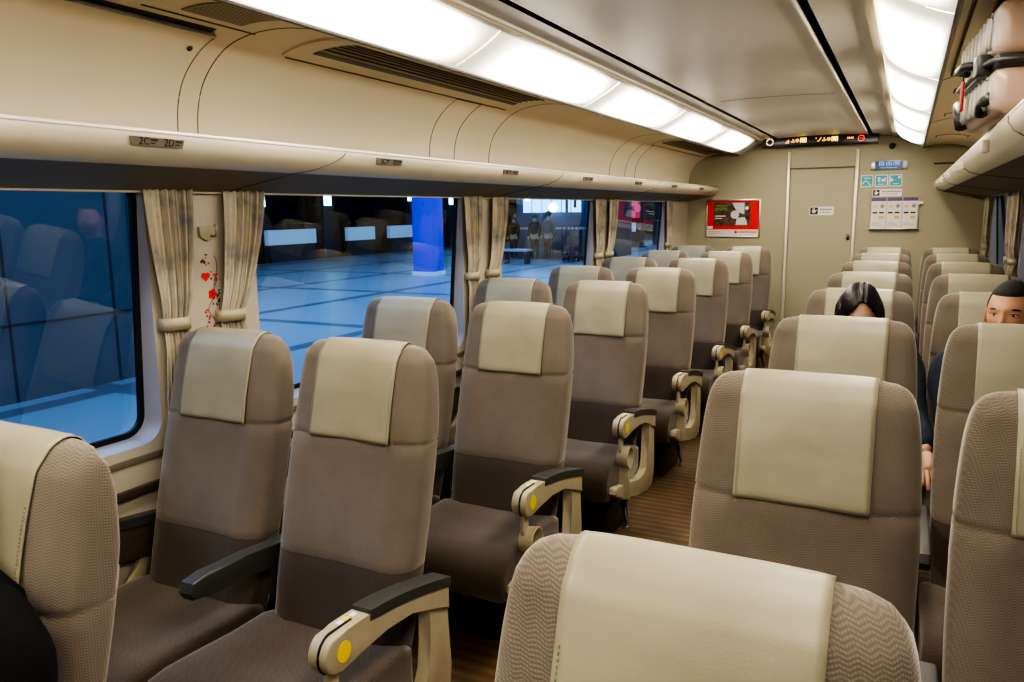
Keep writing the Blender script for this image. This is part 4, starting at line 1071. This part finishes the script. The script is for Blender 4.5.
def person(label, x, y, seat_z, sh_z, head_c, yaw, pitch, skin, top, bottom, arms, legx=(.09, .20), hair='short', jaw=.26, shw=.19):
    """seated, facing -y. arms: {side: (elbow, wrist)} in world coordinates"""
    t = empty('person', (x, y, 0), label, 'person')
    L = lambda p: (p[0]-x, p[1]-y, p[2])
    hip = (x, y-.02, seat_z+.10); hc = Vector(head_c)
    neck = (hc.x*.7+x*.3, hc.y+.035, hc.z-.135); chest = (x, y+.035, sh_z-.16); top_ = (x, y+.045, sh_z-.03)
    P = [hip, (x, y+.015, seat_z+.24), chest, top_, neck, (hc.x, hc.y+.02, hc.z-.06)]; E = [(0, 1), (1, 2), (2, 3), (3, 4), (4, 5)]
    R = [.125, .118, .125, .075, .048, .055]
    bi = {}
    def add(p, r, j): P.append(p); R.append(r); E.append((j, len(P)-1)); return len(P)-1
    for sd in (-1, 1):
        a = add((x+sd*shw*.86, y+.035, sh_z-.045), .052, 3)
        a = add((x+sd*(shw+.005), y+.028, sh_z-.10), .050, a)
        el, wr = arms[sd]; a = add(el, .038, a); a = add(((el[0]+wr[0])/2, (el[1]+wr[1])/2, (el[2]+wr[2])/2), .034, a); a = add(wr, .024, a)
        l = add((x+sd*legx[0], y-.06, seat_z+.085), .082, 0)
        l = add((x+sd*(legx[0]+legx[1])/2, y-.26, seat_z+.085), .074, l)
        l = add((x+sd*legx[1], y-.47, seat_z+.080), .060, l)
        l = add((x+sd*legx[1], y-.485, .27), .050, l); l = add((x+sd*legx[1], y-.46, .085), .036, l)
        l = add((x+sd*legx[1], y-.53, .045), .034, l); l = add((x+sd*legx[1], y-.62, .035), .026, l); bi[sd] = l
    body = skin_mesh('body', [L(p) for p in P], E, R, skin, t, sub=1)
    # jacket: torso and sleeves
    P2 = [(x, y-.01, seat_z+.07), (x, y+.015, seat_z+.24), chest, (x, y+.045, sh_z-.045), (neck[0], neck[1]+.005, sh_z+.018)]; E2 = [(0, 1), (1, 2), (2, 3), (3, 4)]; R2 = [.150, .140, .146, .092, .066]
    for sd in (-1, 1):
        el, wr = arms[sd]; n0 = len(P2)
        P2 += [(x+sd*shw*.86, y+.035, sh_z-.050), (x+sd*(shw+.008), y+.026, sh_z-.11), ((x+sd*shw+el[0])/2, (y+.02+el[1])/2, (sh_z-.1+el[2])/2), el, (el[0]*.4+wr[0]*.6, el[1]*.4+wr[1]*.6, el[2]*.4+wr[2]*.6), (el[0]*.08+wr[0]*.92, el[1]*.08+wr[1]*.92, el[2]*.08+wr[2]*.92)]
        R2 += [.070, .066, .058, .055, .048, .040]; E2 += [(3, n0)]+[(n0+q, n0+q+1) for q in range(5)]
    j = skin_mesh('jacket', [L(p) for p in P2], E2, R2, top, t, sub=2)
    tx = bpy.data.textures.new('folds', 'CLOUDS'); tx.noise_scale = .06
    dm = j.modifiers.new('folds', 'DISPLACE'); dm.texture = tx; dm.strength = .014; dm.mid_level = .5
    # collar
    P3 = [(x, y-.03, seat_z+.09)]; R3 = [.142]; E3 = []
    for sd in (-1, 1):
        n0 = len(P3); P3 += [(x+sd*legx[0], y-.10, seat_z+.088), (x+sd*(legx[0]+legx[1])/2, y-.28, seat_z+.088), (x+sd*legx[1], y-.47, seat_z+.082), (x+sd*legx[1], y-.487, .27), (x+sd*legx[1], y-.465, .12)]
        R3 += [.094, .086, .072, .064, .058]; E3 += [(0, n0)]+[(n0+q, n0+q+1) for q in range(4)]
        sh = skin_mesh('shoe', [L(q) for q in ((x+sd*legx[1], y-.44, .05), (x+sd*legx[1], y-.54, .046), (x+sd*legx[1], y-.64, .040))], [(0, 1), (1, 2)], [.045, .046, .036], M['black'], t, sub=2)
        el, wr = arms[sd]; dv = Vector(wr)-Vector(el)
        hand(body, L(wr), (dv.x*.6, dv.y*.9, dv.z-.03), (0, -.2, 1) if abs(dv.z) < abs(dv.y) else (0, -1, .2), skin, side=sd)
    skin_mesh('trousers', [L(p) for p in P3], E3, R3, bottom, t, sub=2)
    h = make_head(body, L(head_c), yaw, pitch, skin, jaw)
    (hair_short if hair == 'short' else hair_long)(h)
    return t
# the woman in the aisle seat, head bowed over what she reads
person('black-haired person with bowed head in slate jacket, in the aisle seat', .600, 3.40, .40, .985, (.594, 3.46, 1.090), 0.06, radians(24), M['skin2'], M['denim'], M['trous'],
       {1: ((.812, 3.33, .715), (.862, 3.16, .615)), -1: ((.42, 3.27, .68), (.52, 3.08, .56))}, hair='long', shw=.185, legx=(.085, .10))
person('short-haired person in dark navy jacket looking ahead, by the window-side wall', 1.10, 3.28, .40, 1.00, (1.098, 3.30, 1.130), radians(-20), radians(1), M['skin'], M['navy'], M['greycloth'],
       {1: ((1.275, 3.20, .70), (1.20, 2.96, .60)), -1: ((.935, 3.22, .70), (1.00, 2.95, .60))}, hair='short', jaw=.22, shw=.20, legx=(.09, .15))
person('person in black jacket seated at the near left edge of the view', -.550, .555, .40, .968, (-.620, .54, 1.13), radians(-6), radians(6), M['skin2'], M['blackcloth'], M['trous'],
       {1: ((-.315, .50, .69), (-.42, .22, .56)), -1: ((-.80, .45, .66), (-.70, .2, .56))}, hair='long', shw=.205, legx=(.085, .10))
# ------------------------------------------------------------------ suitcase on the right rack
sc = empty('suitcase', (1.075, 2.64, 1.733), 'hard-shell suitcase in silver and pink beige with black straps on the rack', 'suitcase'); sc.rotation_euler = (0, 0, radians(4))
def shell(z0, z1, nm):
    bm = boxbm(-.185, .185, -.29, .29, z0, z1, bev=.036, seg=5)
    for f in bm.faces:
        c = f.calc_center_median(); f.material_index = 1 if c.x < -.180 else 0
    o = obj(nm, bm, [M['caseB'], M['caseS']], sc); smooth_angle(o, 35); return o
lo = shell(.006, .128, 'lower_shell'); hi = shell(.146, .285, 'upper_shell')
box('zip_band', (-.181, .181, -.286, .286, .118, .156), M['caseK'], sc, bev=.012, seg=3)
for zr, par in (((.024, .104), lo), ((.170, .258), hi)):
    for q in range(8):
        b = bmesh.new(); y = -.225+.064*q; tube(b, [(-.184, y, zr[0]), (-.190, y, zr[0]+.012), (-.190, y, zr[1]-.012), (-.184, y, zr[1])], .007, 8)
        obj('moulded_rib', b, M['caseS'], par)
    b = bmesh.new()
    for q in range(7):
        y = -.193+.064*q; add_box(b, -.1865, -.1845, y-.005, y+.005, zr[1]-.030, zr[1]-.014)
    obj('slot_pattern', b, M['black'], par, smooth=False)
b = tube(bmesh.new(), [(.15, -.296, .137), (-.12, -.296, .137), (-.165, -.288, .137), (-.187, -.262, .137), (-.192, -.20, .137), (-.192, .27, .137)], .0085, 10); obj('strap', b, M['caseK'], sc)
box('buckle', (-.212, -.180, -.215, -.150, .112, .165), M['caseK'], sc, bev=.006)
b = tube(bmesh.new(), [(-.19, -.03, .165), (-.215, -.01, .168), (-.217, .10, .168), (-.19, .12, .165)], .011, 10); obj('carry_handle', b, M['caseK'], sc)
b = tube(bmesh.new(), [(-.188, .18, .020), (-.192, .21, .06), (-.19, .26, .085), (-.175, .285, .09)], .020, 10); obj('corner_guard', b, M['caseK'], sc)
obj('corner_guard', tube(bmesh.new(), [(-.188, -.18, .020), (-.192, -.21, .045), (-.18, -.26, .050)], .016, 10), M['caseK'], sc)
tg = box('luggage_tag', (-.214, -.206, .03, .055, .050, .135), M['redtag'], sc, bev=.003); tg['label'] = 'red luggage tag'
obj('tag_loop', tube(bmesh.new(), [(-.210, .043, .133), (-.208, .043, .155), (-.20, .04, .16)], .003, 6), M['caseK'], tg)
for q in (-1, 1): 
    b = disc(bmesh.new(), (-.155, .297, .05 if q < 0 else .23), .024, 'x', .02, 20); obj('wheel', b, M['caseK'], sc)

# ------------------------------------------------------------------ the platform outside
structure(box('platform_floor', (-18.2, -1.75, -14, 60, -.35, -.10), M['tiles']))
structure(box('track_bed', (-60, -18.2, -14, 90, -1.4, -1.2), M['pdark']))
# panelled wall opposite the nearest window
pw = empty('platform_wall', (-6.17, 0, -.10)); structure(pw)
box('wall_slab', (-.40, 0, -14, 5.30, 0, 4.2), M['pwall'], pw)
b = bmesh.new()
for y in [5.07-1.02*k for k in range(18)]: add_box(b, -.001, .006, y-.012, y+.012, 0, 4.2)
add_box(b, -.001, .006, -14, 5.30, .675, .695); obj('panel_seam', b, M['pdark'], pw, smooth=False)
box('end_post', (-.46, .02, 5.30, 5.46, 0, 4.2), mat('end_post_blue', (.05, .10, .16), .5), pw)
eq = empty('wall_cabinet', (-8.45, 7.0, -.10), 'grey cabinet with glowing display beyond the blue panelled wall', 'cabinet')
box('cabinet_body', (-.35, .35, 0, .5, 0, 2.4), mat('cabinet_grey', (.16, .2, .24), .5), eq)
b = bmesh.new(); add_box(b, .02, .20, -.01, 0, 1.05, 1.30); add_box(b, .10, .17, -.01, 0, 1.55, 1.95); obj('glowing_display', b, M['plight'], eq, smooth=False)
# blue column
bc = structure(empty('pillar_1', (-10.35, 17.3, -.1)))
box('pillar_shaft', (-.30, .30, -.28, .28, .05, 4.2), M['pblue'], bc, bev=.02); box('pillar_foot', (-.32, .32, -.30, .30, 0, .10), M['pwhite'], bc)
# barrier panels on the far platform edge
for k, (ya, yb_) in enumerate(((17.2, 19.2), (19.7, 22.1), (23.9, 25.6), (26.6, 28.3), (29.1, 30.6))):
    f = tag(box('platform_barrier', (-18.3, -18.15, ya, yb_, .48, .98), M['pwhite']), 'white lit barrier panel across the platform, number %s from the decorated pier' % ['one', 'two', 'three', 'four', 'five'][k], 'barrier', 'platform barrier panels')
    box('barrier_foot', (-18.3-f.location.x, -18.15, ya+.1, yb_-.1, -.10, .48), M['pdark'], f)
structure(box('platform_backwall', (-30, -29.6, -14, 90, -1.4, 5), M['pdark']))
structure(box('platform_roof', (-30, -2.2, -14, 90, 5.0, 5.2), M['pdark']))
for k, (y, z0, z1, w) in enumerate(((19.85, 1.75, 2.5, .10), (23.1, 1.80, 2.5, .38), (28.5, 2.0, 2.5, .32), (31.9, 1.85, 2.6, .30))):
    p = empty('platform_lamp', (-18.4, y, -.1), 'bright vertical light far across the platform, number %s beyond the second window' % ['one', 'two', 'three', 'four'][k], 'lamp', 'lights across the platform')
    box('lamp_post', (-.10, 0, -w*.7, w*.7, 0, 2.9), M['pdark'], p); box('lamp_glow', (0, .03, -w/2, w/2, z0+.1, z1+.1), M['plight'], p)
bn = empty('station_bench', (-19.5, 22.5, -1.2), 'dark red seat blocks across the tracks', 'bench')
for k in range(3): box('bench_block', (-.4, .4, -3+3.1*k, -1+3.1*k, 0, 2.35), mat('bench_maroon', (.10, .03, .03), .6) if k == 0 else bpy.data.materials['bench_maroon'], bn)
# shop with lit windows seen through the third window
shp = empty('station_shop', (-9.8, 24.6, -.1), 'station shop front with bright blue-white windows beyond the third window', 'shop')
box('shop_body', (-1.6, 1.6, .05, 3, 0, 3.0), mat('shop_grey_blue', (.05, .09, .17), .6), shp)
for k in range(3):
    x = -.98+.72*k
    fr = box('shop_window', (x-.33, x+.33, -.02, .04, 1.56, 2.45), M['shopglow'], shp)
    b = bmesh.new(); add_box(b, x-.012, x+.012, -.04, -.02, 1.56, 2.45); add_box(b, x-.33, x+.33, -.04, -.02, 2.02, 2.05)
    if k == 2: 
        add_box(b, x-.2, x-.1, -.04, -.02, 1.56, 2.3); add_box(b, x+.1, x+.2, -.04, -.02, 1.7, 2.2)
    obj('window_bar', b, M['pdark'], fr, smooth=False)
    if k < 2: 
        b = bmesh.new(); bmesh.ops.create_uvsphere(b, u_segments=16, v_segments=10, radius=.15); o = obj('shop_lamp', b, M['shopwhite'], fr); o.location = (x-(.12 if k == 0 else -.12), -.12, 2.1 if k == 0 else 1.72)
box('shop_counter', (-1.5, 1.5, -.5, .05, 0, 1.0), mat('counter_blue', (.10, .16, .24), .5), shp); box('counter_top', (-1.55, 1.55, -.55, .05, 1.0, 1.05), M['ppale'], shp)
# luggage trolley rack in front of the shop
rk = empty('luggage_trolley', (-8.80, 23.2, -.1), 'dark blue wire luggage trolley standing before the lit shop', 'trolley')
b = bmesh.new()
for x in (-.28, -.14, 0, .14, .28):
    tube(b, [(x, 0, .15), (x, 0, 1.15)], .018, 6)
for z in (.2, .5, .8, 1.15): tube(b, [(-.3, 0, z), (.3, 0, z)], .018, 6)
for x in (-.3, .3): tube(b, [(x, 0, .2), (x, .5, .2), (x, .5, 1.15), (x, 0, 1.15)], .018, 6)
obj('wire_cage', b, M['pblue'] if 0 else mat('trolley_blue', (.03, .06, .12), .4), rk)
box('trolley_load', (-.24, .24, .06, .44, .25, 1.0), mat('load_blue', (.04, .07, .14), .6), rk, bev=.03)
for x in (-.25, .25):
    for y in (.05, .45): obj('castor', disc(bmesh.new(), (x, y, .075), .075, 'x', .04, 16), M['black'], rk)
def standing(name_lab, x, y, h, cm, tm):
    t = empty('person', (x, y, -.1), name_lab, 'person'); k = h/1.7
    P = [(0, 0, .92), (0, 0, 1.12), (0, 0, 1.34), (0, 0, 1.43), (0, -.01, 1.50), (0, -.02, 1.60)]; R = [.14, .13, .15, .09, .05, .085]; E = [(i, i+1) for i in range(5)]
    for s in (-1, 1):
        n = len(P); P += [(s*.17, 0, 1.38), (s*.22, .02, 1.10), (s*.20, -.12, .90), (s*.19, -.16, .80)]; R += [.06, .045, .035, .03]; E += [(3, n), (n, n+1), (n+1, n+2), (n+2, n+3)]
        n = len(P); P += [(s*.09, 0, .82), (s*.10, -.01, .48), (s*.10, .02, .08), (s*.11, -.13, .035)]; R += [.09, .065, .042, .035]; E += [(0, n), (n, n+1), (n+1, n+2), (n+2, n+3)]
    b = skin_mesh('body', [Vector(p)*k for p in P], E, [r*k for r in R], M['skin2'], t, sub=1)
    skin_mesh('coat', [Vector(p)*k for p in P[:4]+[P[6], P[7], P[8]]+[P[14], P[15], P[16]]], [(0, 1), (1, 2), (2, 3), (3, 4), (4, 5), (5, 6), (3, 7), (7, 8), (8, 9)], [r*1.18*k for r in (.14, .14, .15, .085, .06, .05, .045, .06, .05, .045)], cm, t, sub=1)
    skin_mesh('trousers', [Vector(p)*k for p in [P[0]]+P[10:13]+P[18:21]], [(0, 1), (1, 2), (2, 3), (0, 4), (4, 5), (5, 6)], [r*k for r in (.15, .10, .078, .055, .10, .078, .055)], tm, t, sub=1)
    bm = bmesh.new(); bmesh.ops.create_uvsphere(bm, u_segments=20, v_segments=12, radius=.105*k)
    hr = obj('hair', bm, M['hair'], t); hr.location = (0, .02*k, 1.66*k)
M['tan'] = mat('tan_coat', (.28, .22, .16), .8)
standing('person in a tan coat standing on the platform before the lit shop', -9.43, 22.9, 1.55, M['tan'], M['trous'])
standing('person in dark clothes standing on the platform, left of the tan coat', -9.95, 23.0, 1.5, M['navy'], M['trous'])
standing('person in dark clothes alone left of the shop windows', -10.9, 23.4, 1.45, M['blackcloth'], M['trous'])
lb = empty('luggage_bench', (-10.3, 21.9, -.1), 'low grey bench with white boxes on the platform, below the third window', 'bench')
box('bench_top', (-.9, .7, -.2, .2, .38, .45), M['ppale'] , lb, bev=.01)
for x in (-.8, -.1, .6): box('leg', (x-.03, x+.03, -.15, .15, 0, .38), M['pdark'], lb)
# red banner and board beyond the fourth window
rb = empty('banner_stand', (-9.75, 33, -.1), 'tall magenta banner beyond the fourth window', 'banner')
box('banner_cloth', (-.30, .16, 0, .05, 1.25, 2.9), M['banner'], rb); box('banner_pole', (.16, .20, 0, .05, 0, 2.9), M['pdark'], rb); box('stand_base', (-.3, .4, -.2, .25, 0, .05), M['pdark'], rb)
nb = empty('notice_board', (-10.15, 32.6, -.1), 'white slanted notice board on legs below the magenta banner', 'notice board')
o = box('board_face', (-.55, .50, -.03, .03, .68, 1.05), M['pwhite'], nb)
for x in (-.45, .4): box('leg', (x-.03, x+.03, -.02, .02, 0, .70), M['pdark'], nb)
b = bmesh.new()
for q in range(3): add_box(b, -.48, .42, -.034, -.03, .76+.08*q, .78+.08*q)
obj('printed_lines', b, M['grey'], nb, smooth=False)
vm = empty('vending_machine', (-10.4, 34.2, -.1), 'dark vending machine beyond the fourth window left of the banner', 'vending machine')
box('machine_body', (-.5, .45, 0, .7, 0, 2.8), mat('machine_dark', (.03, .045, .07), .5), vm, bev=.02); b = bmesh.new()
for q in range(3): add_box(b, -.4, .35, -.01, 0, 1.25+.42*q, 1.5+.42*q)
obj('display_rows', b, mat('display_blue', (.05, .12, .2), .4, emit=(.05, .15, .25), es=.5), vm, smooth=False)
gl = empty('glass_partition', (-8.7, 35, -.1), 'glass partition with a bright vertical lamp near the bulkhead curtain', 'partition')
box('partition_frame', (-.9, -.84, 0, .05, 0, 2.8), M['pdark'], gl); box('partition_panel', (-.84, .9, .01, .03, .0, 2.8), mat('partition_blue', (.02, .05, .10), .2), gl); box('partition_rail', (-.84, .9, -.02, .0, 1.1, 1.14), M['ppale'], gl)
box('partition_lamp', (.28, .36, -.03, 0, 1.9, 2.7), M['plight'], gl)

# ------------------------------------------------------------------ light and view
def area(name, loc, rot, sx, sy, e, col):
    l = bpy.data.lights.new(name, 'AREA'); l.shape = 'RECTANGLE'; l.size = sx; l.size_y = sy; l.energy = e; l.color = col
    o = bpy.data.objects.new(name, l); C.objects.link(o); o.location = loc; o.rotation_euler = rot; return o
BL = (.34, .60, 1.0)
for y in (0, 8, 17, 27, 38): area('platform_tube', (-7.5 if y < 5 else -9, y, 4.7), (0, 0, 0), 5, 6, 260, BL)
area('platform_tube', (-4.2, 1.5, 4.2), (0, radians(-15), 0), 1.2, 7, 90, BL)
area('platform_tube', (-4.2, 10, 4.2), (0, radians(-15), 0), 1.2, 10, 110, BL)
w = bpy.data.worlds.new('world'); SC.world = w; w.use_nodes = True
w.node_tree.nodes['Background'].inputs[0].default_value = (.03, .05, .09, 1); w.node_tree.nodes['Background'].inputs[1].default_value = .3
SC.view_settings.view_transform = 'AgX'; SC.view_settings.look = 'AgX - High Contrast'; SC.view_settings.exposure = .88
